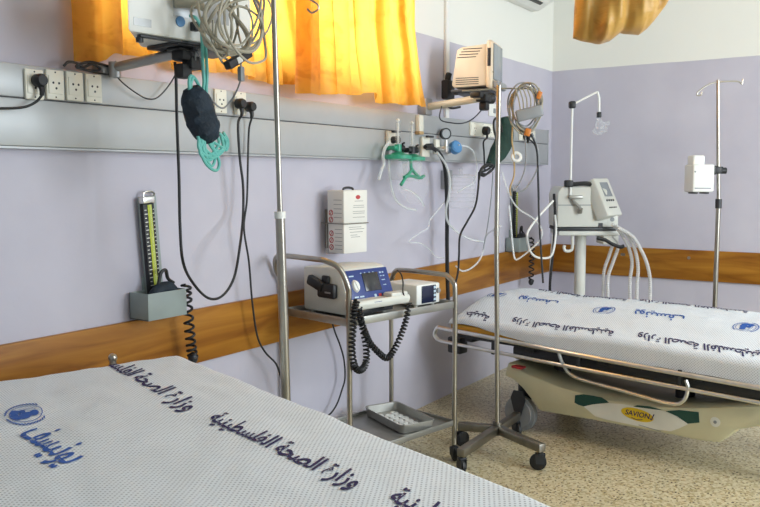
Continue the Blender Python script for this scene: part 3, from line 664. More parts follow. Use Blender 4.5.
b.build('paddle_ledge', [VENTC, BLUE, DARK], dfb)
b = MB(); b.bx((-.03, .07, .085), (.0, .19, .155), .012); b.box((-.022, .2, .15), (.035, .11, .05), (18, 0, 0), .012); b.bx((-.018, .12, .15), (-.002, .17, .19), .008); b.m(1).bx((-.0305, .09, .11), (-.0295, .13, .118)); b.build('paddle', [BLACK, GREYP], dfb)
b = MB(); b.bx((.02, -.055, .012), (.10, -.004, .05), .01); b.build('cable_socket', BLACK, dfb)
def dl(px, py): return None
b = MB(); b.coil([(0.0205, -0.03, 0.9145), (0.002, -0.03, 0.8634), (-0.0046, -0.03, 0.7842), (-0.0112, -0.03, 0.696), (0.0063, -0.03, 0.6169), (0.0429, -0.03, 0.5971), (0.074, -0.03, 0.6282), (0.0745, -0.03, 0.7055), (0.0503, -0.03, 0.7992), (0.0324, -0.03, 0.8776)], .0125, 42, .005, 5, 9); b.M = Matrix()
b.bm.transform(tr((-3.58, -0.484, 0), (0, 0, ta))); b.build('coiled_lead', BLACK, dfb, True)
b = MB(); b.coil([(0.0287, -0.04, 0.8346), (0.0589, -0.04, 0.7679), (0.0897, -0.04, 0.7137), (0.1464, -0.04, 0.6594), (0.1981, -0.04, 0.628), (0.2443, -0.04, 0.6581), (0.2912, -0.04, 0.7217), (0.3251, -0.04, 0.788), (0.3455, -0.04, 0.8659)], .0115, 36, .005, 5, 9)
b.bm.transform(tr((-3.58, -0.484, 0), (0, 0, ta))); b.build('coiled_lead', BLACK, dfb, True)
b = MB(); b.tube([(0.3271, 0.02, 1.018), (0.3544, 0.02, 0.9968), (0.3682, 0.02, 0.9574), (0.3682, 0.02, 0.9096), (0.3891, 0.02, 0.8689)], .0035, 8); b.bm.transform(tr((-3.58, -0.484, 0), (0, 0, ta))); b.build('lead', BLACK, dfb, True)

# small monitor beside it
sm = thing('pulse_oximeter', 'small white monitor with dark blue screen beside the defibrillator', 'monitor', (-3.0507, -0.5163, 0.8055), ta)
b = MB(); b.bx((0, 0, .012), (.175, .22, .115), .008)
for x in (.025, .15):
    for y in (.03, .19): b.cyl((x, y, 0), (x, y, .014), .01)
b.build('case', WHITE, sm)
b = MB(); b.bx((.035, -.004, .02), (.142, .001, .107), .003); b.build('screen', SCREENB, sm)
b = MB()
for z in (.035, .055, .075, .095): b.bx((.122, -.006, z-.007), (.138, -.003, z+.006), .001)
b.build('button', CYANB, sm)
b = MB(); b.lathe([(0, .01), (.012, .01), (.014, 0)], tr((.158, 0, .075), (90, 0, 0))); b.build('knob', GREYP, sm)

# steel tray with white rings on the lower shelf
def T0(x, y, z): return tr((-3.58, -0.484, 0), (0, 0, ta)) @ Vector((x, y, z))
TR0 = [(0.6393, 0.5885), (0.8911, 0.5605), (0.7445, 0.1184), (0.5074, 0.1233)]
TRZ = .185+.0132
tb = bmesh.new(); cs_ = [Vector((*p, 0)) for p in TR0]; ctr = sum(cs_, Vector())/4
hs = (TR0[3][0]-TR0[0][0], TR0[3][1]-TR0[0][1]); tang = math.degrees(math.atan2(hs[1], hs[0])); tw, td = .30, .42
tw = (cs_[1]-cs_[0]).length*.5+(cs_[2]-cs_[3]).length*.5; td = (cs_[3]-cs_[0]).length*.5+(cs_[2]-cs_[1]).length*.5
tw *= .8; td *= .8; ctr = Vector((0.6729, 0.3293, 0.0)); ctr.y = min(ctr.y, TD-.022-.5*(td*abs(math.sin(R(tang)))+tw*abs(math.cos(R(tang))))); ctr.x -= .13; ctr.y -= .005
TM = tr((-3.58, -0.484, 0), (0, 0, ta)) @ tr((ctr.x, ctr.y, TRZ), (0, 0, tang))
def rr(hx, hy, r_, n=5):
    return [(sx*(hx-r_)+r_*math.cos(a+q*math.pi/2/n), sy*(hy-r_)+r_*math.sin(a+q*math.pi/2/n)) for sx, sy, a in ((1, 1, 0), (-1, 1, math.pi/2), (-1, -1, math.pi), (1, -1, 1.5*math.pi)) for q in range(n+1)]
hx, hy = td/2, tw/2; lev = [(hx-.012, hy-.012, .003, .02), (hx-.006, hy-.006, .004, .022), (hx, hy, .046, .026), (hx+.006, hy+.006, .048, .03), (hx+.006, hy+.006, .045, .03), (hx+.002, hy+.002, .045, .027), (hx-.003, hy-.003, .004, .023), (hx-.01, hy-.01, .0, .02)]
rg = [[tb.verts.new((x, y, z)) for x, y in rr(a, c_, q)] for a, c_, z, q in lev]
for A, B in zip(rg, rg[1:]):
    for k in range(len(A)): tb.faces.new((A[k], A[(k+1) % len(A)], B[(k+1) % len(A)], B[k]))
tb.faces.new(rg[0]); tb.faces.new(rg[-1][::-1]); bmesh.ops.recalc_face_normals(tb, faces=tb.faces[:]); tb.transform(TM)
b = MB(); b.put(tb); tag(b.build('instrument_tray', STEELD), 'rectangular steel tray on the lower trolley shelf holding small white rings', 'tray')
b = MB(); b.lathe([(.008, 0), (.021, 0), (.024, .003), (.021, .007), (.008, .007), (.007, .003), (.008, 0)], None, 16)
ring0 = b.build('ring', WHITE); tag(ring0, 'small white plastic ring lying among its like in the steel tray', 'ring', 'white rings in the steel tray')
n_ = 0; random.seed(3); spots = []
for a in range(-5, 6):
    for c_ in range(-4, 5):
        x, y = a*.05+(.025 if c_ % 2 else 0)+random.uniform(-.003, .003), c_*.045+random.uniform(-.002, .002)
        if abs(x) < hx-.04 and abs(y) < hy-.034 and (a*3+c_*5) % 11 != 4: spots.append((x, y))
for k, (x, y) in enumerate(spots):
    o = ring0 if k == 0 else ring0.copy()
    if k: col.objects.link(o)
    o.location = TM @ Vector((x, y, .0035))

# ------------------------------------------------------------------ drip stands
p1 = thing('drip_stand', 'tall steel drip stand between the emblem bed and the push handle of the trolley', 'drip stand', (-4.306, -0.741, 0))
def leg_base(root, pts, zc, w_=.03, wheel=.03, cm=BLACK, m=None):
    x0, y0, _ = root.location
    for (x, y) in pts:
        b = MB(); d = Vector((x-x0, y-y0, 0)); L_ = d.length; a = math.degrees(math.atan2(d.y, d.x)); b.M = tr((0, 0, 0), (0, 0, a))
        b.box((L_/2+.008, 0, zc), (L_+.016, w_, w_), bev=.004); lg = b.build('leg', m or STEELB, root)
        caster(lg, x-x0, y-y0, wheel, cm, zc-w_/2, a+50)
    b = MB(); b.cyl((0, 0, zc-.03), (0, 0, zc+.04), .024, n=20); b.build('hub', m or STEELB, root)
TOP = (-4.324, -0.713, 2.058); BOT = (-4.306, -0.741, 0.12); MID = (-4.318, -0.723, 1.323)
leg_base(p1, [(BOT[0]+.2*math.cos(R(a)), BOT[1]+.2*math.sin(R(a))) for a in (20, 110, 200, 290)], .09)
off = Vector((BOT[0], BOT[1], 0))
b = MB(); b.tube([Vector(BOT)-off, Vector(MID)-off], .0165, 16, 1); b.build('lower_tube', STEEL, p1)
b = MB(); b.tube([Vector(MID)-off-Vector((0, 0, .0)), Vector(TOP)-off], .0095, 14, 1); b.build('upper_tube', STEEL, p1)
b = MB(); d_ = (Vector(TOP)-Vector(MID)).normalized(); b.tube([Vector(MID)-off-d_*.012, Vector(MID)-off+d_*.012], .0195, 16, 1); b.build('collar', WHITE, p1)
hk = [(-4.324, -0.713, 2.058), (-4.298, -0.754, 2.07), (-4.27, -0.796, 2.054), (-4.259, -0.813, 2.047), (-4.244, -0.835, 2.031), (-4.242, -0.838, 2.015), (-4.254, -0.821, 2.002), (-4.263, -0.807, 2.015)]
b = MB(); b.tube([Vector(p)-off for p in hk], .0035, 8); b.tube([Vector(TOP)-off, Vector(TOP)-off+Vector((.03, -.12, .01)), Vector(TOP)-off+Vector((.04, -.15, -.02)), Vector(TOP)-off+Vector((.05, -.17, 0))], .0035, 8); b.build('hook', STEEL, p1)

px2, py2 = (-2.6, -0.749)
p2 = thing('drip_stand', 'steel drip stand on four castors between trolley and stretcher, cable coil on its hook', 'drip stand', (px2, py2, 0))
leg_base(p2, [(-3.026, -0.761), (-2.754, -1.055), (-2.661, -0.565), (-2.327, -0.737)], .115, .042, .042)
t2 = (-2.606, -0.739, 1.921); m2 = (-2.609, -0.736, 1.167)
b = MB(); b.tube([(0, 0, .1), (m2[0]-px2, m2[1]-py2, m2[2])], .0125, 16, 1); b.build('lower_tube', STEEL, p2)
b = MB(); b.tube([(m2[0]-px2, m2[1]-py2, m2[2]), (t2[0]-px2, t2[1]-py2, t2[2])], .0125, 14, 1); b.build('upper_tube', STEEL, p2)
b = MB(); b.cyl((m2[0]-px2, m2[1]-py2, m2[2]-.02), (m2[0]-px2, m2[1]-py2, m2[2]+.02), .0145, n=18); b.build('collar', STEELD, p2)
hb = [(-2.71, -0.581, 1.891), (-2.66, -0.658, 1.896), (-2.606, -0.739, 1.903), (-2.561, -0.808, 1.903), (-2.536, -0.846, 1.901), (-2.522, -0.868, 1.911), (-2.516, -0.876, 1.926)]
b = MB(); b.tube([(x-px2, y-py2, z) for x, y, z in hb], .004, 8); b.build('hook', STEEL, p2)

px3, py3 = (-0.95, -1.504)
p3 = thing('drip_stand', 'drip stand by the lavender wall behind the stretcher, white pump clamped on it', 'drip stand', (px3, py3, 0))
t3 = (-0.968, -1.477, 2.057)
leg_base(p3, [(px3+.24*math.cos(R(a)), py3+.24*math.sin(R(a))) for a in (10, 82, 154, 226, 298)], .08, .028)
q3 = lambda px, py: None
b = MB(); b.tube([(0, 0, .08), (0, 0, 1.28)], .015, 14, 1); b.build('lower_tube', STEEL, p3)
b = MB(); b.tube([(0, 0, 1.28), (t3[0]-px3, t3[1]-py3, t3[2])], .0115, 14, 1); b.build('upper_tube', STEEL, p3)
b = MB(); b.cyl((0, 0, 1.25), (0, 0, 1.31), .02, n=18); b.build('collar', DARK, p3)
b = MB(); b.tube([(x-px3, y-py3, z) for x, y, z in [(-0.967, -1.478, 2.045), (-0.995, -1.436, 2.032), (-1.019, -1.4, 2.008), (-1.035, -1.374, 1.983), (-1.038, -1.37, 1.964), (-1.025, -1.391, 1.964), (-1.022, -1.395, 1.983)]], .005, 8); b.tube([(x-px3, y-py3, z) for x, y, z in [(-0.967, -1.478, 2.045), (-0.936, -1.525, 2.048), (-0.898, -1.583, 2.047), (-0.884, -1.604, 2.032), (-0.881, -1.608, 2.063)]], .005, 8); b.build('hook', STEEL, p3)
pp = (-1.016, -1.403, 1.355)
pump = thing('infusion_pump', 'white infusion pump box clamped to the drip stand by the lavender wall', 'infusion pump', (pp[0], pp[1], pp[2]), -56.6)
k_ = .0064
b = MB(); b.bx((-12*k_, -.075, .0), (9*k_, .075, 27*k_), .01, 3); b.bx((-11*k_, -.05, 24*k_), (1*k_, .05, 36*k_), .012, 3); b.m(1).bx((-10*k_, -.0765, .02), (6*k_, -.0745, .028)); b.cyl((-10*k_, -.076, 20*k_), (-10*k_, -.074, 20*k_), .006, n=12); b.build('case', [WHITE, GREYP], pump)
b = MB(); b.bx((-9*k_, -.05, -.012), (-5*k_, .05, .001), .003); b.bx((2*k_, -.05, -.012), (6*k_, .05, .001), .003); b.build('foot', DARK, pump)
b = MB(); b.bx((8*k_, -.04, 17*k_), (13.6*k_, .04, 26*k_), .008); b.bx((12*k_, -.04, 18*k_), (18.6*k_, -.02, 25*k_), .004); b.bx((12*k_, .02, 18*k_), (18.6*k_, .04, 25*k_), .004); b.bx((18.5*k_, -.038, 18*k_), (20*k_, .038, 25*k_), .004); b.cyl((19.5*k_, 0, 21*k_), (25*k_, 0, 21*k_), .02, n=14); b.bx((8*k_, -.025, 8*k_), (12*k_, .02, 14*k_), .005); b.build('pole_clamp', BLACK, pump)

# ------------------------------------------------------------------ ventilator
vx, vy, va = (-0.814, -0.581, -56.6)
ven = thing('ventilator', 'cream ventilator on a pedestal with tilted display panel in the room corner', 'ventilator', (vx, vy, 0), va)
b = MB(); b.prism([(-.205, 1.095), (-.205, 1.335), (-.175, 1.385), (.09, 1.385), (.15, 1.36), (.15, 1.095)], .30, tr((0, .26, 0), (90, 0, 0)) , .012)
b.bx((.12, -.03, 1.095), (.235, .2, 1.19), .01)
b.m(1).bx((-.2, -.0425, 1.25), (.1, -.0395, 1.256)); b.cyl((.19, -.032, 1.15), (.19, -.028, 1.15), .016, n=14)
b.build('case', [VENTC, GREYP], ven)
b = MB(); b.bx((-.20, -.045, 1.07), (.22, .25, 1.094), .006); b.bx((.09, -.043, 1.094), (.12, -.038, 1.125)); b.build('plinth', DARK, ven)
b = MB(); b.bx((-.19, -.035, 1.035), (.27, .25, 1.069), .006); b.cyl((0, .1, .12), (0, .1, 1.035), .04, n=24); b.bx((.13, -.03, .97), (.24, .16, 1.035), .006); b.build('pedestal', VENTC, ven)
b = MB(); b.tube([(-.085, 0, 1.04), (-.085, -.01, .95), (-.1, -.01, .925), (-.135, -.01, .925), (-.145, -.01, .95), (-.14, -.01, .965)], .011, 8); b.build('hook', VENTC, ven)
b = MB()
for a in range(0, 360, 72): b.box((.14*math.cos(R(a)), .1+.14*math.sin(R(a)), .095), (.3, .05, .04), (0, 0, a), .008)
bs_ = b.build('foot_star', VENTC, ven)
for a in range(0, 360, 72): caster(bs_, .27*math.cos(R(a)), .1+.27*math.sin(R(a)), .035, None, .08, a)
b = MB(); b.M = tr((.17, -.03, 1.17), (-25, 0, 46)); b.box((0, 0, .135), (.21, .10, .29), bev=.012, seg=3); dsp = b.build('display_panel', VENTC, ven)
b = MB(); b.M = tr((.17, -.03, 1.17), (-25, 0, 46)); b.box((.005, -.051, .19), (.11, .004, .11), bev=.003); b.build('screen', SCREENG, dsp)
b = MB(); b.M = tr((.17, -.03, 1.17), (-25, 0, 46))
for k in range(4): b.cyl((-.045+k*.03, -.055, .105), (-.045+k*.03, -.049, .105), .008, n=12)
for k in range(5): b.cyl((-.045+k*.022, -.055, .05), (-.045+k*.022, -.049, .05), .005, n=10)
b.build('button', DARK, dsp)
b = MB(); b.M = tr((.17, -.03, 1.17), (-25, 0, 46)); b.cyl((.10, -.01, .06), (.125, -.01, .06), .015, n=14); b.build('knob', DARK, dsp)
b = MB(); b.box((-.08, -.055, 1.31), (.1, .04, .025), bev=.006); b.tube([(-.1, -.05, 1.32), (-.095, -.06, 1.28), (-.06, -.07, 1.245), (-.05, -.07, 1.22)], .012, 8); b.cyl((-.05, -.075, 1.23), (-.05, -.06, 1.2), .018, n=12); b.build('rail_clamp', STEELD, ven)
b = MB(); b.tube([(-.116, -.05, 1.32), (-.116, -.05, 1.7), (-.114, -.05, 1.955)], .0078, 12, 1); b.tube([(-.114, -.05, 1.955), (-.02, -.05, 2.005), (.06, -.05, 2.045)], .007, 10, 1); b.tube([(.06, -.05, 2.045), (.072, -.05, 2.0), (.075, -.05, 1.9)], .008, 10, 1); b.build('support_arm', WHITE, ven)
b = MB(); b.box((-.116, -.05, 1.955), (.045, .05, .05), bev=.01); b.build('arm_joint', BLACK, ven); b = MB(); b.box((.074, -.05, 1.885), (.03, .03, .04), bev=.006); b.build('arm_joint', BLACK, ven); b = MB(); b.box((-.13, -.05, 1.405), (.06, .05, .05), bev=.01); b.tube([(-.1, -.05, 1.40), (.0, -.04, 1.405), (.08, -.01, 1.385)], .016, 8); b.build('arm_joint', BLACK, ven)
b = MB(); b.M = tr((.08, -.05, 1.815)); b.ball((0, 0, 0), .032, (1, 1, 1.15)); b.cyl((-.01, 0, .03), (-.01, 0, .07), .014); b.cyl((.03, 0, .005), (.07, 0, .015), .016); b.cyl((0, -.02, -.03), (.045, -.03, -.035), .02); b.tube([(-.02, 0, -.02), (-.04, 0, -.045), (-.01, 0, -.06), (.03, 0, -.05)], .01, 8); b.build('patient_valve', CLEAR, ven)
def hose(pts, label, r0=.0125):
    P = smooth_path(pts, 30); L_ = sum((q-p).length for p, q in zip(P, P[1:])); n = int(L_/.006)
    b = MB(); M_ = tr((vx, vy, 0), (0, 0, va)); b.M = M_
    Q = [P[min(len(P)-1, int(i/n*(len(P)-1)))] for i in range(n+1)]; cnt = {'k': 0}
    rad = lambda t: r0*(1+.11*math.cos(math.pi*round(t*n)))
    b.tube(Q, rad, 10, 1); return tag(b.build('breathing_hose', TUBE2), label, 'hose', 'corrugated hoses hanging from the ventilator')
TUBE2 = clear_material('translucent corrugated hose', 'e4e4e2', .62)
HL = 'translucent corrugated hose arching from the ventilator down behind the stretcher'
V_ = lambda px, py, y=-.05: None
for k, pts in enumerate([[(0.1597, 0.01, 1.0435), (0.2111, 0.01, 1.0001), (0.1851, 0.01, 0.8846), (0.1518, 0.01, 0.7686), (0.1494, 0.01, 0.5645)], [(0.1945, -0.02, 1.0311), (0.2392, -0.02, 0.9593), (0.2063, -0.02, 0.8442), (0.1732, -0.02, 0.7287), (0.1774, -0.02, 0.5545)], [(0.1664, -0.11, 1.1222), (0.2241, -0.11, 1.0658), (0.283, -0.11, 0.9668), (0.3143, -0.11, 0.8533), (0.3036, -0.11, 0.7253), (0.3078, -0.11, 0.5681)], [(0.1861, -0.14, 1.1099), (0.2645, -0.14, 1.0536), (0.3236, -0.14, 0.9411), (0.3482, -0.14, 0.814), (0.3445, -0.14, 0.6936), (0.3478, -0.14, 0.5726)], [(0.1916, -0.17, 1.0977), (0.2905, -0.17, 1.0417), (0.356, -0.17, 0.9437), (0.4006, -0.17, 0.8454), (0.4249, -0.17, 0.7327), (0.4294, -0.17, 0.5771)]]): hose(pts, HL)
cable('black_hose', 'pair of short black hoses joining under the ventilator display', 'hose', [tr((vx, vy, 0), (0, 0, va)) @ Vector(p) for p in [(0.0578, -0.13, 1.0253), (0.1143, -0.13, 1.0111), (0.1641, -0.13, 0.9828), (0.2209, -0.13, 0.9616), (0.2488, -0.13, 0.9685)]], .013, BLACK)
cable('white_hose', 'white hose looping from the ventilator side past the wall gauge coil', 'hose', [(-1.219, -0.5, 1.29), (-1.444, -0.5, 1.204), (-1.607, -0.5, 1.127), (-1.654, -0.5, 1.079), (-1.5, -0.45, 0.988), (-1.431, -0.45, 0.937), (-1.309, -0.45, 0.906), (-1.128, -0.45, 0.898), (-1.056, -0.45, 0.956), (-1.024, -0.45, 1.08), (-1.048, -0.45, 1.187)], .0075, WHITE)
cable('power_cable', 'black cord hanging down the side of the ventilator', 'cord', [(-0.997, -0.42, 1.333), (-0.971, -0.42, 1.183), (-0.981, -0.42, 1.006), (-1.012, -0.42, 0.851), (-1.043, -0.42, 0.704), (-1.038, -0.42, 0.582)], .010, BLACK)
cable('white_cable', 'white cord hanging beside the ventilator pedestal', 'cord', [(-0.951, -0.4, 1.039), (-0.981, -0.4, 0.862), (-0.992, -0.4, 0.683), (-1.005, -0.4, 0.562)], .008, WHITE)

# ------------------------------------------------------------------ monitor by the camera, on its swing arm
ma = thing('monitor_arm', 'grey swing arm with black clamps holding the monitor in front of the orange curtain', 'monitor arm', (-4.419, 0.0, 1.863))
A0, A1 = (-4.479, -0.075, 1.851), (-4.46, -0.42, 1.881)
b = MB(); b.bx((A0[0]-.035, -.064, A0[2]-.021), (A0[0]+.035, 0, A0[2]+.012), .006); b.cyl((A0[0], -.085, A0[2]-.035), (A0[0], -.085, A0[2]+.02), .022, n=18); b.build('wall_bracket', ALU, ma, True)
b = MB(); b.tube([A0, A1], .018, 16, 1); b.build('arm', ALU, ma, True)
b = MB(); b.box((A1[0]+.005, A1[1], A1[2]-.008), (.07, .06, .046), (0, 0, 0), .01); b.box((A1[0]+.035, A1[1]-.01, A1[2]-.035), (.06, .05, .045), bev=.008); b.box((A1[0], A1[1], A1[2]-.065), (.045, .045, .05), bev=.008); b.bx((A1[0]-.05, A1[1]-.035, A1[2]), (A1[0]+.04, A1[1]+.03, 1.8905), .006); b.build('clamp', BLACK, ma, True)
mb0, mb1 = (-4.733, -0.47, 1.934), (-4.232, -0.53, 1.918)
mz = min(mb0[2], mb1[2]); ang_ = math.degrees(math.atan2(mb1[1]-mb0[1], mb1[0]-mb0[0])); mw = math.hypot(mb1[0]-mb0[0], mb1[1]-mb0[1])
mm_ = thing('patient_monitor', 'white patient monitor with plugged leads on the swing arm at the orange curtain', 'monitor', (mb0[0], mb0[1], mz), ang_)
b = MB(); b.bx((.05, .008, -.021), (mw-.02, .03, -.0125), .002); b.bx((.2, .02, -.026), (mw-.02, .2, -.0125), .003)
for x in (.06, mw*.55, mw-.06): b.cyl((x, .03, -.035), (x, .03, -.02), .012, n=12)
b.build('mounting_plate', DARK, mm_)
b = MB(); b.prism([(0, 0), (mw, 0), (mw, .24), (.2, .24)], .24, tr((0, 0, -.012)), .01); b.m(1).bx((.02, -.001, .01), (.085, .001, .035)); b.bx((.17, -.001, .06), (.4, .001, .2), .0005); b.build('case', [WHITE, PANEL], mm_)
b = MB(); b.cyl((.195, -.006, .045), (.195, .002, .045), .017, n=16); b.build('port', BLUEK, mm_)
b = MB(); b.bx((.235, -.02, .02), (.262, .002, .05), .004); b.build('port', DARK, mm_)
b = MB(); b.tube([(.17, -.012, .105), (.2, -.04, .105), (.24, -.045, .1), (.27, -.04, .09)], [.021, .021, .016, .009], 14); b.build('plug', LGREY, mm_)
def mw_(px, py, y): return None
eb = thing('cable_bundle', 'tangled bundle of beige monitor leads with a black connector block by the orange curtain', 'cable bundle', (-4.459, -0.62, 1.838))
random.seed(11); base_pts = [(-4.532, -0.665, 2.007), (-4.56, -0.665, 1.959), (-4.562, -0.665, 1.909), (-4.541, -0.665, 1.866), (-4.492, -0.665, 1.837), (-4.426, -0.665, 1.842), (-4.377, -0.665, 1.877), (-4.356, -0.665, 1.933), (-4.364, -0.665, 1.991), (-4.392, -0.665, 2.038), (-4.449, -0.665, 2.047)]
for k in range(9):
    jx, jz, jy = random.uniform(-.03, .03), random.uniform(-.02, .04), random.uniform(-.06, .05); s_ = random.uniform(.62, 1.08); cxm = sum(p[0] for p in base_pts)/11; czm = sum(p[2] for p in base_pts)/11
    pts = [(cxm+(p[0]-cxm)*s_+jx+.012*math.sin(q*1.3+k), p[1]+jy+.03*math.sin(q*.9+k*2), czm+(p[2]-czm)*s_*random.uniform(.93, 1.05)+jz) for q, p in enumerate(base_pts)]
    b = MB(); b.tube(pts, .0042 if k % 3 else .006, 7, 5, True); b.build('lead', LGREY, eb, True)
for pts in [[(-4.495, -0.6, 1.964), (-4.492, -0.6, 1.907), (-4.466, -0.6, 1.859), (-4.424, -0.6, 1.841)], [(-4.476, -0.6, 2.006), (-4.455, -0.6, 1.938), (-4.419, -0.6, 1.878), (-4.405, -0.6, 1.846)], [(-4.387, -0.6, 1.981), (-4.369, -0.6, 1.917), (-4.341, -0.6, 1.874)], [(-4.336, -0.6, 2.039), (-4.307, -0.6, 1.994), (-4.309, -0.6, 1.932), (-4.335, -0.6, 1.881)], [(-4.534, -0.6, 1.996), (-4.502, -0.6, 1.899), (-4.458, -0.6, 1.834), (-4.42, -0.6, 1.825)], [(-4.365, -0.6, 2.067), (-4.254, -0.6, 2.091), (-4.202, -0.6, 2.045), (-4.225, -0.6, 1.972), (-4.289, -0.6, 1.922), (-4.33, -0.6, 1.909)]]:
    b = MB(); b.tube(pts, .0038, 7); b.build('lead', LGREY, eb, True)
ya, yb = (-4.455, -0.62, 1.819), (-4.347, -0.62, 1.875)
ym = [(p+q)/2 for p, q in zip(ya, yb)]; yl = math.hypot(yb[0]-ya[0], yb[2]-ya[2]); yt = -math.degrees(math.atan2(yb[2]-ya[2], yb[0]-ya[0]))
b = MB(); b.box(ym, (yl, .03, .028), (0, yt, 0), .005); yk = b.build('connector_block', BLACK, eb, True)
b = MB(); b.box((ym[0]-.008, ym[1]-.0155, ym[2]-.003), (.024, .002, .02), (0, yt, 0)); b.build('sticker', WHITE, yk, True)
gx, gy, gz = (-4.367, -0.6, 1.804)
b = MB(); b.box((gx, gy, gz), (.02, .018, .05), bev=.004); b.tube([(gx, gy, gz+.02), (gx+.002, gy, gz+.05), (gx+.01, gy, gz+.09)], .004, 6); b.build('hanging_plug', GREYP, eb, True)
# cuff wrapped in its hose
cf = thing('blood_pressure_cuff', 'navy pressure cuff bundled with a teal hose hanging under the monitor by the curtain', 'pressure cuff', (-4.494, -0.55, 1.577))
b = MB(); b.tube([(-4.551, -0.55, 1.743), (-4.539, -0.55, 1.722), (-4.522, -0.55, 1.681), (-4.505, -0.55, 1.642), (-4.484, -0.55, 1.607), (-4.461, -0.55, 1.581)], [.028, .044, .053, .054, .047, .03], 16, 6, False, .75)
for v in b.bm.verts: v.co += Vector((1, .5, .6))*.010*noise.noise(v.co*28)+Vector((.5, 1, 0))*.006*noise.noise(v.co*70)
b.build('cuff', NAVY, cf, True)
for pts in [[(-4.556, -0.55, 1.723), (-4.559, -0.55, 1.762), (-4.55, -0.55, 1.782), (-4.528, -0.55, 1.771), (-4.502, -0.55, 1.734)], [(-4.548, -0.55, 1.721), (-4.551, -0.55, 1.756), (-4.537, -0.55, 1.777), (-4.515, -0.55, 1.753), (-4.494, -0.55, 1.729)], [(-4.498, -0.55, 1.735), (-4.492, -0.55, 1.775), (-4.495, -0.55, 1.833), (-4.497, -0.55, 1.904), (-4.5, -0.55, 1.943), (-4.522, -0.55, 1.971), (-4.548, -0.55, 1.974)], [(-4.484, -0.55, 1.729), (-4.477, -0.55, 1.809), (-4.484, -0.55, 1.906), (-4.491, -0.55, 1.954)], [(-4.521, -0.55, 1.582), (-4.522, -0.55, 1.549), (-4.491, -0.55, 1.524), (-4.453, -0.55, 1.538), (-4.428, -0.55, 1.573), (-4.451, -0.55, 1.599)], [(-4.507, -0.55, 1.583), (-4.499, -0.55, 1.537), (-4.463, -0.55, 1.518), (-4.415, -0.55, 1.539), (-4.395, -0.55, 1.574), (-4.427, -0.55, 1.603)], [(-4.525, -0.55, 1.589), (-4.505, -0.55, 1.517), (-4.473, -0.55, 1.484), (-4.441, -0.55, 1.477), (-4.43, -0.55, 1.505), (-4.453, -0.55, 1.545), (-4.48, -0.55, 1.584)], [(-4.489, -0.55, 1.584), (-4.453, -0.55, 1.545), (-4.415, -0.55, 1.546), (-4.385, -0.55, 1.574), (-4.408, -0.55, 1.607)], [(-4.498, -0.55, 1.577), (-4.486, -0.55, 1.511), (-4.464, -0.55, 1.491), (-4.449, -0.55, 1.518), (-4.461, -0.55, 1.571)], [(-4.471, -0.55, 1.578), (-4.419, -0.55, 1.556), (-4.395, -0.55, 1.546), (-4.385, -0.55, 1.571), (-4.404, -0.55, 1.594)], [(-4.516, -0.55, 1.579), (-4.49, -0.55, 1.544), (-4.453, -0.55, 1.528), (-4.41, -0.55, 1.556), (-4.418, -0.55, 1.593)], [(-4.507, -0.55, 1.576), (-4.518, -0.55, 1.536), (-4.491, -0.55, 1.51), (-4.458, -0.55, 1.518), (-4.443, -0.55, 1.552)]]:
    b = MB(); b.tube(pts, .0055, 8); b.build('hose', TEAL, cf, True)

def plug(name, label, px, pts, r=.0045, big=.022):
    """moulded plug on a socket and its cord"""
    t = thing(name, label, 'power cord', px)
    b = MB(); b.lathe([(0, .04), (big*.8, .04), (big, .03), (big, .004), (big*.9, 0), (0, 0)], tr((px[0], -.0725, px[2]), (90, 0, 0)), 18); b.tube([(px[0], -.09, px[2]-.005), (px[0]+.003, -.097, px[2]-.03), (px[0]+.003, -.095, px[2]-.05)], [.011, .009, .007], 8); b.build('plug', BLACK, t, True)
    b = MB(); b.tube([(px[0]+.003, -.095, px[2]-.05)]+pts, r, 8); b.build('cord', BLACK, t, True)
    return t
plug('power_plug', 'black plug in the outermost wall socket, its cord sagging out of view', (-4.791, -0.06, 1.775), [(-4.814, -0.1, 1.702), (-4.854, -0.1, 1.683), (-4.914, -0.1, 1.674), (-5.008, -0.1, 1.669)])
plug('power_plug', 'black power cord looping from under the curtain-side monitor to a trunking socket', (-3.828, -0.06, 1.77), [(-3.854, -0.1, 1.677), (-3.846, -0.1, 1.528), (-3.83, -0.1, 1.42), (-3.833, -0.1, 1.289), (-3.962, -0.2, 1.171), (-4.002, -0.2, 1.037), (-4.073, -0.2, 0.97), (-4.152, -0.2, 0.972), (-4.231, -0.2, 1.041), (-4.419, -0.35, 1.149), (-4.429, -0.35, 1.283), (-4.428, -0.35, 1.443), (-4.431, -0.35, 1.655), (-4.43, -0.35, 1.794), (-4.433, -0.35, 1.856)], .0055)
plug('power_plug', 'black power cord running from the trunking down behind the drip stand', (-3.765, -0.06, 1.761), [(-3.764, -0.08, 1.66), (-3.774, -0.08, 1.529), (-3.785, -0.08, 1.353), (-3.807, -0.08, 1.23), (-3.779, -0.08, 1.077), (-3.763, -0.08, 0.904), (-3.734, -0.08, 0.74), (-3.682, -0.08, 0.652), (-3.606, -0.08, 0.581), (-3.572, -0.08, 0.506), (-3.53, -0.08, 0.41), (-3.494, -0.08, 0.322), (-3.434, -0.08, 0.227)])
cable('power_cable', 'thin black cord hanging behind the trolley to the lower shelf', 'cord', [(-3.147, -0.06, 0.73), (-3.114, -0.06, 0.651), (-3.071, -0.06, 0.575), (-3.036, -0.06, 0.488), (-3.028, -0.06, 0.389), (-3.056, -0.06, 0.33), (-3.101, -0.06, 0.265), (-3.163, -0.06, 0.226), (-3.265, -0.06, 0.21), (-3.347, -0.06, 0.2)], .0045, BLACK)
cable('thin_cable', 'thin brown cable drooping from the swing arm over the trunking', 'cable', [(-4.496, -0.09, 1.841), (-4.453, -0.09, 1.802), (-4.39, -0.09, 1.768), (-4.334, -0.09, 1.75), (-4.284, -0.09, 1.761), (-4.222, -0.09, 1.817), (-4.168, -0.09, 1.892)], .0028, DARK)
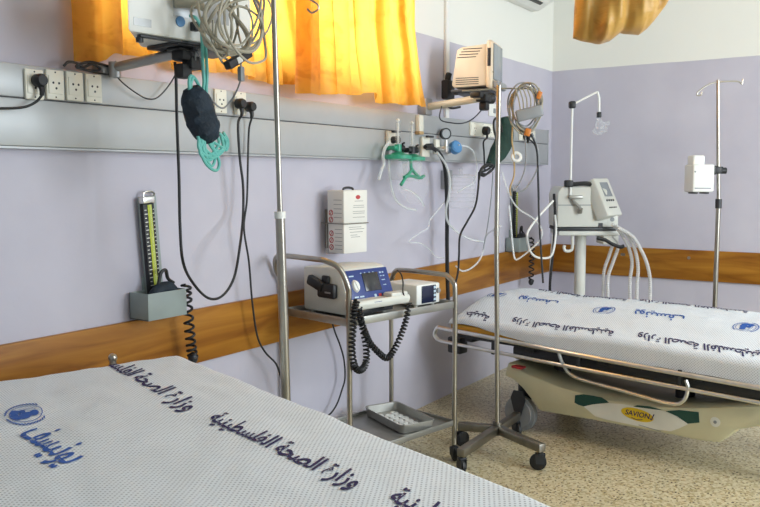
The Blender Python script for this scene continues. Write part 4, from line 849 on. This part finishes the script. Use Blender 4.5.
cable('thin_cable', 'thin dark cable looping under the monitor across the double socket', 'cable', [(A1[0]+.035, A1[1]-.02, A1[2]-.05)]+[(-4.448, -0.47, 1.878), (-4.455, -0.5, 1.848), (-4.443, -0.5, 1.766), (-4.407, -0.5, 1.718), (-4.359, -0.5, 1.694), (-4.319, -0.5, 1.718), (-4.34, -0.55, 1.748), (-4.368, -0.595, 1.777), (-4.367, -0.6, 1.8)], .0032, GREYP)
cable('cable_tangle', 'dark tangle of wires at the foot of the orange curtain over the sockets', 'cable', [(-4.681, -0.07, 1.836), (-4.664, -0.07, 1.851), (-4.632, -0.07, 1.852), (-4.6, -0.07, 1.842), (-4.566, -0.07, 1.856), (-4.532, -0.07, 1.842), (-4.558, -0.07, 1.832), (-4.608, -0.07, 1.834), (-4.632, -0.07, 1.841), (-4.582, -0.07, 1.861), (-4.531, -0.07, 1.86), (-4.488, -0.07, 1.857), (-4.461, -0.07, 1.875)], .005, DARK)

# ------------------------------------------------------------------ far monitor on its arm
m0 = (-2.139, -0.03, 1.878); m1 = (-2.153, -0.42, 1.909)
fa = thing('monitor_arm', 'aluminium wall arm lit orange by the curtain, carrying the beige monitor', 'monitor arm', (m0[0], 0, m0[2]))
b = MB(); b.tube([(m0[0], -.06, m0[2]), m1], .022, 14, 1); b.build('arm', ALUWARM, fa, True)
b = MB(); b.bx((m0[0]-.04, -.06, m0[2]-.05), (m0[0]+.04, 0, m0[2]+.05), .006); b.build('wall_bracket', ALU, fa, True)
b = MB(); b.box((m1[0]+.02, m1[1], m1[2]), (.08, .07, .045), bev=.01); b.cyl((m1[0]+.06, m1[1], m1[2]), (m1[0]+.1, m1[1]-.02, m1[2]+.005), .032, n=14); b.box((m1[0]+.03, m1[1], m1[2]-.045), (.05, .05, .05), bev=.01); b.bx((m1[0]-.06, m1[1]-.02, m1[2]), (m1[0]+.04, m1[1]+.05, 1.9415), .006); b.build('clamp', BLACK, fa, True)
F2 = (-2.044, -0.47, 13.0); fz2 = 1.973
fm = thing('patient_monitor', 'beige box monitor with vented back on the wall arm above the oxygen outlets', 'monitor', (F2[0], F2[1], fz2), F2[2])
b = MB(); b.bx((-.0, .035, .0), (.27, .075, .285), .02, 3); b.build('front_bezel', BEIGE, fm)
b = MB(); b.prism([(.07, .02), (.07, .262), (.225, .25), (.255, .235), (.285, .03), (.27, .012)], .245, Matrix(((0, 0, 1, .012), (1, 0, 0, 0), (0, 1, 0, 0), (0, 0, 0, 1))), .008)
b.m(1)
for k in range(4): b.bx((.0105, .1+.012*k, .235-.016*k), (.0125, .215+.012*k, .24-.016*k))
for k in range(4): b.bx((.0105, .12, .03+.012*k), (.0125, .26, .034+.012*k))
b.build('case', [BEIGE, DARK], fm)
b = MB(); b.bx((.004, .03, .09), (.0, .033, .1)); b.bx((-.002, .045, .13), (.001, .065, .235), .001); b.build('side_grip', DARK, fm)
b = MB(); b.bx((.02, .028, .055), (.25, .036, .265), .003); b.build('screen', SCREENG, fm)
b = MB(); b.bx((.01, .0, .005), (.26, .036, .05), .012); b.cyl((.05, -.008, .03), (.05, .0, .03), .012); b.build('control_strip', GREYP, fm)
b = MB(); b.bx((-.02, .05, -.018), (.29, .28, -.001), .003); b.cyl((.02, .26, -.03), (.02, .26, -.008), .015); b.build('mounting_plate', DARK, fm)
cable('thin_cable', 'thin dark cable sagging under the beige monitor arm', 'cable', [tuple(p+(q-p)*.25 for p, q in zip((m0[0], -.06, m0[2]), m1))]+[(-2.256, -0.2, 1.792), (-2.108, -0.2, 1.777), (-1.952, -0.2, 1.785), (-1.817, -0.2, 1.824)]+[(m1[0]+.03, m1[1], m1[2]-.05)], .004, DARK)
b = MB(); b.box((-1.922, -0.07, 1.996), (.1, .05, .12), bev=.012); b.tube([(-1.922, -0.07, 2.046), (-1.923, -0.07, 2.07), (-1.91, -0.07, 2.096)], .02, 8); b.tube([(-1.929, -0.06, 1.904), (-1.849, -0.06, 1.89), (-1.741, -0.06, 1.904)], .008, 6); tag(b.build('wall_hook', BLACK), 'small black holder on the white wall conduit beside the beige monitor', 'holder')
# cable coil hanging on the drip stand
cc_ = thing('cable_coil', 'round coil of grey monitor leads hanging on the drip stand hook', 'cable coil', (-2.528, -0.858, 1.631))
C0 = Vector((-2.529, -0.856, 1.805)); Rt = Vector((.55, -.835, 0)); Up = Vector((0, 0, 1)); Aw = Vector((.835, .55, 0)); random.seed(5)
for k in range(7):
    rx, rz = random.uniform(.062, .088), random.uniform(.10, .125); ox_, oz_ = random.uniform(-.012, .012), random.uniform(-.012, .012)
    pts = [C0+Rt*(rx*math.cos(a)+ox_)+Up*(rz*math.sin(a)*.98+oz_)+Aw*(random.uniform(-.02, .02)) for a in [2*math.pi*q/12 for q in range(12)]]
    b = MB(); b.tube(pts, .0042, 7, 4, True); b.build('lead', GREYP if k % 2 else LGREY, cc_, True)
for k in range(7):
    x = -.06+.02*k; b = MB(); b.tube([C0+Rt*x+Up*.10+Aw*-.02, C0+Rt*(x+.02)+Up*.03+Aw*-.025, C0+Rt*(x*.6+.01)+Up*-.06+Aw*-.02], .0035, 6); b.build('lead', LGREY, cc_, True)
b = MB(); b.box(C0+Rt*.012+Up*-.03+Aw*-.03, (.14, .02, .06), (0, -14, -56.6), .02, 3); b.build('connector_block', GREYP, cc_, True)
b = MB(); b.box(C0+Rt*.06+Up*.06+Aw*-.035, (.022, .015, .04), (0, 20, -56.6), .004); b.build('orange_clip', ORANGE, cc_, True); b = MB(); b.box(C0+Rt*.007+Up*-.125+Aw*-.02, (.03, .018, .04), (0, 15, -56.6), .006); b.build('orange_clip', ORANGE, cc_, True)
cable('hanging_lead', 'dark lead hanging from the coil down past the wall gauge to the stretcher', 'cable', [(-2.529, -0.858, 1.693), (-2.511, -0.884, 1.657), (-2.497, -0.906, 1.59), (-2.492, -0.913, 1.436), (-2.488, -0.919, 1.255), (-2.481, -0.93, 1.072), (-2.473, -0.942, 0.899)], .0055, DARK)
cable('hanging_lead', 'brown lead looping from the orange clip to the wall gauge column', 'cable', [(-2.531, -0.853, 1.682), (-2.528, -0.859, 1.591), (-2.53, -0.856, 1.498), (-2.543, -0.835, 1.426), (-2.56, -0.809, 1.385), (-2.566, -0.8, 1.406)], .004, GREYP)
cable('hanging_lead', 'grey lead curving from the coil round below the white ring', 'cable', [(-2.511, -0.884, 1.677), (-2.497, -0.906, 1.601), (-2.493, -0.912, 1.513), (-2.509, -0.887, 1.436), (-2.532, -0.853, 1.385), (-2.554, -0.818, 1.375)], .0045, GREYP)
cable('cord_strand', 'tan cord strand hanging from the cable coil through a white ring', 'cord', [(-2.569, -0.795, 1.876), (-2.566, -0.801, 1.744), (-2.568, -0.798, 1.642), (-2.562, -0.807, 1.565), (-2.561, -0.809, 1.462), (-2.572, -0.792, 1.395), (-2.569, -0.797, 1.354)], .0045, TAN)
b = MB(); c0 = Vector((-2.554, -0.818, 1.555)); b.M = Matrix.Translation(c0) @ tr((0, 0, 0), (75, 0, -56)); b.lathe([(.015, -.006), (.026, -.006), (.03, 0), (.026, .006), (.015, .006), (.013, 0), (.015, -.006)]); tag(b.build('plastic_ring', WHITE), 'small white ring hanging on the tan cord strand under the cable coil', 'ring')
# green cuff behind the drip stand
gc = thing('blood_pressure_cuff', 'dark green pressure cuff with black hose hanging behind the drip stand pole', 'pressure cuff', (-1.715, -0.3, 1.561))
b = MB(); b.tube([(-1.571, -0.3, 1.84), (-1.554, -0.3, 1.771), (-1.582, -0.3, 1.686), (-1.671, -0.3, 1.606), (-1.787, -0.3, 1.528)], [.03, .05, .062, .058, .03], 14, 6, False, .6); b.build('cuff', GREEN, gc, True)
for pts in [[(-1.752, -0.33, 1.685), (-1.797, -0.33, 1.745), (-1.799, -0.33, 1.801), (-1.756, -0.33, 1.822), (-1.711, -0.33, 1.799), (-1.679, -0.33, 1.738)], [(-1.849, -0.33, 1.527), (-1.933, -0.33, 1.508), (-1.988, -0.33, 1.483), (-1.891, -0.33, 1.471), (-1.792, -0.33, 1.515), (-1.878, -0.33, 1.533), (-1.974, -0.33, 1.501), (-2.0, -0.33, 1.435)], [(-1.792, -0.33, 1.528), (-1.891, -0.33, 1.496), (-1.988, -0.33, 1.477), (-1.932, -0.33, 1.459), (-1.834, -0.33, 1.496)]]:
    b = MB(); b.tube(pts, .007, 8); b.build('hose', BLACK, gc, True)
cable('power_cable', 'black lead dropping from the green cuff behind the stretcher head', 'cord', [(-1.84, -0.25, 1.484), (-1.852, -0.25, 1.371), (-1.892, -0.25, 1.266), (-1.999, -0.25, 1.177), (-2.09, -0.25, 1.096), (-2.101, -0.25, 0.981), (-2.113, -0.25, 0.878), (-2.15, -0.25, 0.803)], .0065, BLACK)
cable('thin_cable', 'thin grey lead falling behind the drip stand to the stretcher head', 'cable', [(-1.532, -0.2, 1.486), (-1.558, -0.2, 1.301), (-1.614, -0.2, 1.105), (-1.67, -0.2, 0.976)], .004, GREYP)
plug('power_plug', 'black plug in the double socket under the beige monitor', (-1.417, -0.06, 1.766), [(-1.474, -0.1, 1.688), (-1.465, -0.1, 1.621), (-1.456, -0.1, 1.541), (-1.447, -0.1, 1.487)], .006, .03)
plug('power_plug', 'black plug in the last trunking socket before the corner', (-0.722, -0.06, 1.76), [(-0.683, -0.1, 1.731), (-0.564, -0.1, 1.674), (-0.517, -0.1, 1.507), (-0.487, -0.1, 1.274)], .006, .03)

# ------------------------------------------------------------------ oxygen and suction fittings on the trunking
def outlet(name, label, px, z_, x_):
    return None
for i, (p, lb) in enumerate(zip([(-2.632, -0.145, 1.613), (-2.482, -0.145, 1.606)], ('oxygen flowmeter with clear tube and green valve beside the window curtain', 'oxygen flowmeter with clear tube and black knob next to the black hose'))):
    x, y, z = p; f = thing('oxygen_flowmeter', lb, 'flowmeter', (x, y, z))
    b = MB(); b.cyl((0, 0, .02), (0, 0, .15), .014, n=16); b.build('flow_tube', CLEAR, f)
    b = MB(); b.cyl((0, 0, .025), (0, 0, .14), .004, n=10); b.ball((0, 0, .152), .01); b.build('float_rod', WHITE, f)
    b = MB(); b.cyl((0, 0, -.02), (0, 0, .02), .02, n=16); b.cyl((0, .085, 0), (0, 0, 0), .014, n=14); b.cyl((-.02, 0, 0), (-.05, 0, 0), .012, n=12); b.build('valve_body', JADE if i == 0 else DARK, f)
    b = MB(); b.cyl((.02, 0, 0), (.045, -.006, 0), .018, n=14); b.cyl((.03, -.01, .022), (.05, -.01, .03), .006, n=10); b.build('knob', BLACK, f)
    b = MB(); b.lathe([(0, -.022), (.02, -.022), (.045, -.032), (.075, -.04), (.078, -.06), (.06, -.064), (0, -.064)], None, 24); b.build('humidifier_cap', JADE, f)
    b = MB(); b.lathe([(.06, -.0645), (.055, -.09), (.048, -.16), (.04, -.175), (0, -.178)], None, 20); b.build('humidifier_bottle', CLEAR, f)
x, y, z = (-2.581, -0.06, 1.661)
go = thing('gas_outlet', 'medical gas outlet with a clear tube pushed on, at the curtain end of the fittings', 'gas outlet', (x, 0, z))
b = MB(); b.box((x, -.0665, z), (.09, .02, .1), bev=.006); b.build('outlet_plate', CREAM, go, True)
b = MB(); b.cyl((x, -.075, z), (x, -.12, z), .02, n=16); b.box((x, -.1, z+.045), (.07, .02, .012), bev=.003); b.build('coupling', DARK, go, True)
x, y, z = (-2.201, -0.06, 1.634)
go = thing('gas_outlet', 'medical gas outlet feeding the thick black hose', 'gas outlet', (x, 0, z))
b = MB(); b.box((x, -.0665, z), (.09, .02, .12), bev=.006); b.build('outlet_plate', CREAM, go, True)
b = MB(); b.cyl((x, -.075, z), (x, -.12, z), .02, n=16); b.box((x, -.1, z+.06), (.07, .02, .012), bev=.003); b.build('coupling', DARK, go, True)
cable('black_hose', 'thick black gas hose dropping from the outlet behind the trolley', 'hose', [(-2.292, -0.12, 1.63), (-2.221, -0.12, 1.629), (-2.136, -0.12, 1.604), (-2.066, -0.12, 1.545), (-2.033, -0.12, 1.447), (-2.018, -0.12, 1.249), (-2.016, -0.12, 1.03), (-2.007, -0.12, 0.821), (-1.998, -0.12, 0.681)], .013, BLACK)
x, y, z = (-1.999, -0.1, 1.62)
sr_ = thing('suction_regulator', 'chrome suction regulator with round black gauge and blue knob on the trunking', 'suction regulator', (x, 0, z))
b = MB(); b.box((x, -.09, z), (.07, .06, .05), bev=.01); b.cyl((x-.09, -.09, z), (x, -.09, z), .016, n=14); b.cyl((x, -.057, z), (x, -.09, z), .02, n=14); b.cyl((x, -.1, z), (x, -.1, z+.06), .01, n=12); b.build('regulator_body', CHROME, sr_, True)
M_ = tr((x-.01, -.1, z+.1), (90, 0, -35), (.78, .78, .78))
b = MB(); b.lathe([(0, -.02), (.04, -.02), (.045, -.015), (.045, .018), (.036, .02), (.036, .014), (0, .014)], M_, 24); gg = b.build('gauge_case', BLACK, sr_, True)
b = MB(); b.lathe([(0, .0165), (.035, .0165), (.035, .0145)], M_, 24); b.build('gauge_face', GREYP, gg, True)
b = MB(); b.lathe([(0, .045), (.034, .045), (.042, .038), (.042, .006), (.03, 0), (0, 0)], tr((x+.075, -.11, z+.01), (70, 0, -20)), 14); b.build('knob', BLUEK, sr_, True)
b = MB(); b.box((x-.06, -.067, z+.02), (.05, .02, .09), bev=.004); b.build('outlet_plate', CREAM, sr_, True)
x, y, z = (-1.856, -0.14, 1.256)
sj = thing('suction_jar', 'clear plastic suction jar hanging under the regulator on the trunking', 'jar', (x, y, z))
b = MB(); b.lathe([(0, .0), (.075, .0), (.085, .012), (.085, .19), (.08, .2)], None, 24)
for k in range(6): b.torus((0, 0, .04+k*.025), .0855, .0012)
b.build('jar', BAG, sj)
b = MB(); b.lathe([(0, .215), (.05, .215), (.088, .205), (.088, .19), (.0, .19)], None, 24); b.cyl((-.02, 0, .215), (-.02, 0, .25), .012); b.build('lid', CLEAR, sj)
b = MB(); b.bx((-.03, .085, .12), (.03, -y, .24), .004); b.build('bracket', PANEL2, sj)
mk = thing('oxygen_mask', 'green oxygen mask tubing dangling in a clear bag under the flowmeters', 'oxygen mask', (-2.66, -0.24, 1.41))
for pts in [[(-2.65, -0.24, 1.546), (-2.65, -0.24, 1.513), (-2.65, -0.24, 1.486), (-2.702, -0.24, 1.453), (-2.753, -0.24, 1.411)], [(-2.65, -0.24, 1.502), (-2.607, -0.24, 1.475), (-2.564, -0.24, 1.453), (-2.531, -0.24, 1.448)], [(-2.723, -0.24, 1.453), (-2.65, -0.24, 1.459), (-2.564, -0.24, 1.448), (-2.509, -0.24, 1.459)]]:
    b = MB(); b.tube(pts, .009, 8); b.build('tube', JADE, mk, True)
b = MB(); b.tube([(-2.687, -0.25, 1.529), (-2.656, -0.25, 1.464), (-2.634, -0.25, 1.382), (-2.634, -0.25, 1.306)], [.05, .09, .085, .03], 14, 6, False, .35); b.build('bag', BAG, mk, True)
for lb, pts, r in (('clear tube hanging in a long loop below the flowmeters', [(-2.665, -0.12, 1.602), (-2.685, -0.12, 1.519), (-2.665, -0.12, 1.41), (-2.613, -0.12, 1.325), (-2.506, -0.12, 1.277), (-2.394, -0.12, 1.262)], .007),
    ('clear tube drooping from the oxygen mask bag', [(-2.566, -0.13, 1.392), (-2.456, -0.13, 1.368), (-2.366, -0.13, 1.325), (-2.319, -0.13, 1.283)], .006),
    ('clear suction tube curving from the jar across the wall to the drip stand', [(-2.219, -0.16, 1.601), (-2.107, -0.16, 1.526), (-2.055, -0.16, 1.435), (-2.067, -0.16, 1.343), (-2.104, -0.16, 1.253), (-2.078, -0.16, 1.178), (-1.959, -0.16, 1.11), (-1.78, -0.16, 1.054), (-1.575, -0.16, 1.021)], .007),
    ('clear tube curling over the blue regulator knob down into the jar', [(-1.935, -0.15, 1.652), (-1.799, -0.15, 1.644), (-1.713, -0.15, 1.608), (-1.668, -0.15, 1.512), (-1.71, -0.15, 1.421), (-1.822, -0.15, 1.39), (-1.931, -0.15, 1.359)], .006),
    ('thin clear line rising from the trolley to the suction jar', [(-1.982, -0.1, 1.322), (-2.072, -0.1, 1.263), (-2.195, -0.1, 1.194), (-2.219, -0.1, 1.147), (-2.337, -0.1, 1.117), (-2.44, -0.1, 1.077), (-2.314, -0.1, 1.062), (-2.194, -0.1, 1.011), (-2.119, -0.1, 0.962), (-2.017, -0.1, 0.948)], .0035),
    ('clear tube lying over the wooden rail behind the stretcher head', [(-2.598, -0.753, 1.198), (-1.421, -0.1, 1.049), (-1.466, -0.1, 0.942), (-1.541, -0.1, 0.88), (-1.658, -0.1, 0.844), (-1.773, -0.1, 0.842), (-1.857, -0.1, 0.882)], .006),
    ('clear tube strung from the drip stand pole to the wall gauge', [(-2.595, -0.757, 1.478), (-2.583, -0.774, 1.411), (-2.566, -0.801, 1.333), (-2.542, -0.837, 1.281), (-2.502, -0.898, 1.234), (-2.479, -0.933, 1.177), (-2.484, -0.925, 1.125), (-2.512, -0.883, 1.073), (-2.54, -0.839, 1.031), (-2.555, -0.818, 1.026), (-2.561, -0.808, 1.083), (-2.568, -0.798, 1.203), (-2.574, -0.789, 1.307)], .0045),
    ('clear drip tube with white connector at the curtain end of the fittings', [(-2.701, -0.13, 1.644), (-2.741, -0.13, 1.61), (-2.761, -0.13, 1.567), (-2.751, -0.13, 1.524), (-2.781, -0.13, 1.481), (-2.801, -0.13, 1.438)], .009)):
    cable('clear_tube', lb, 'tube', pts, r, TUBE)
b = MB(); b.box((-2.274, -0.071, 1.767), (.05, .03, .1), bev=.004); b.m(1).box((-2.275, -0.072, 1.714), (.05, .032, .02), bev=.003); tag(b.build('label_box', [CREAM, TAN]), 'small cream label box fixed above the medical gas outlets', 'label box')
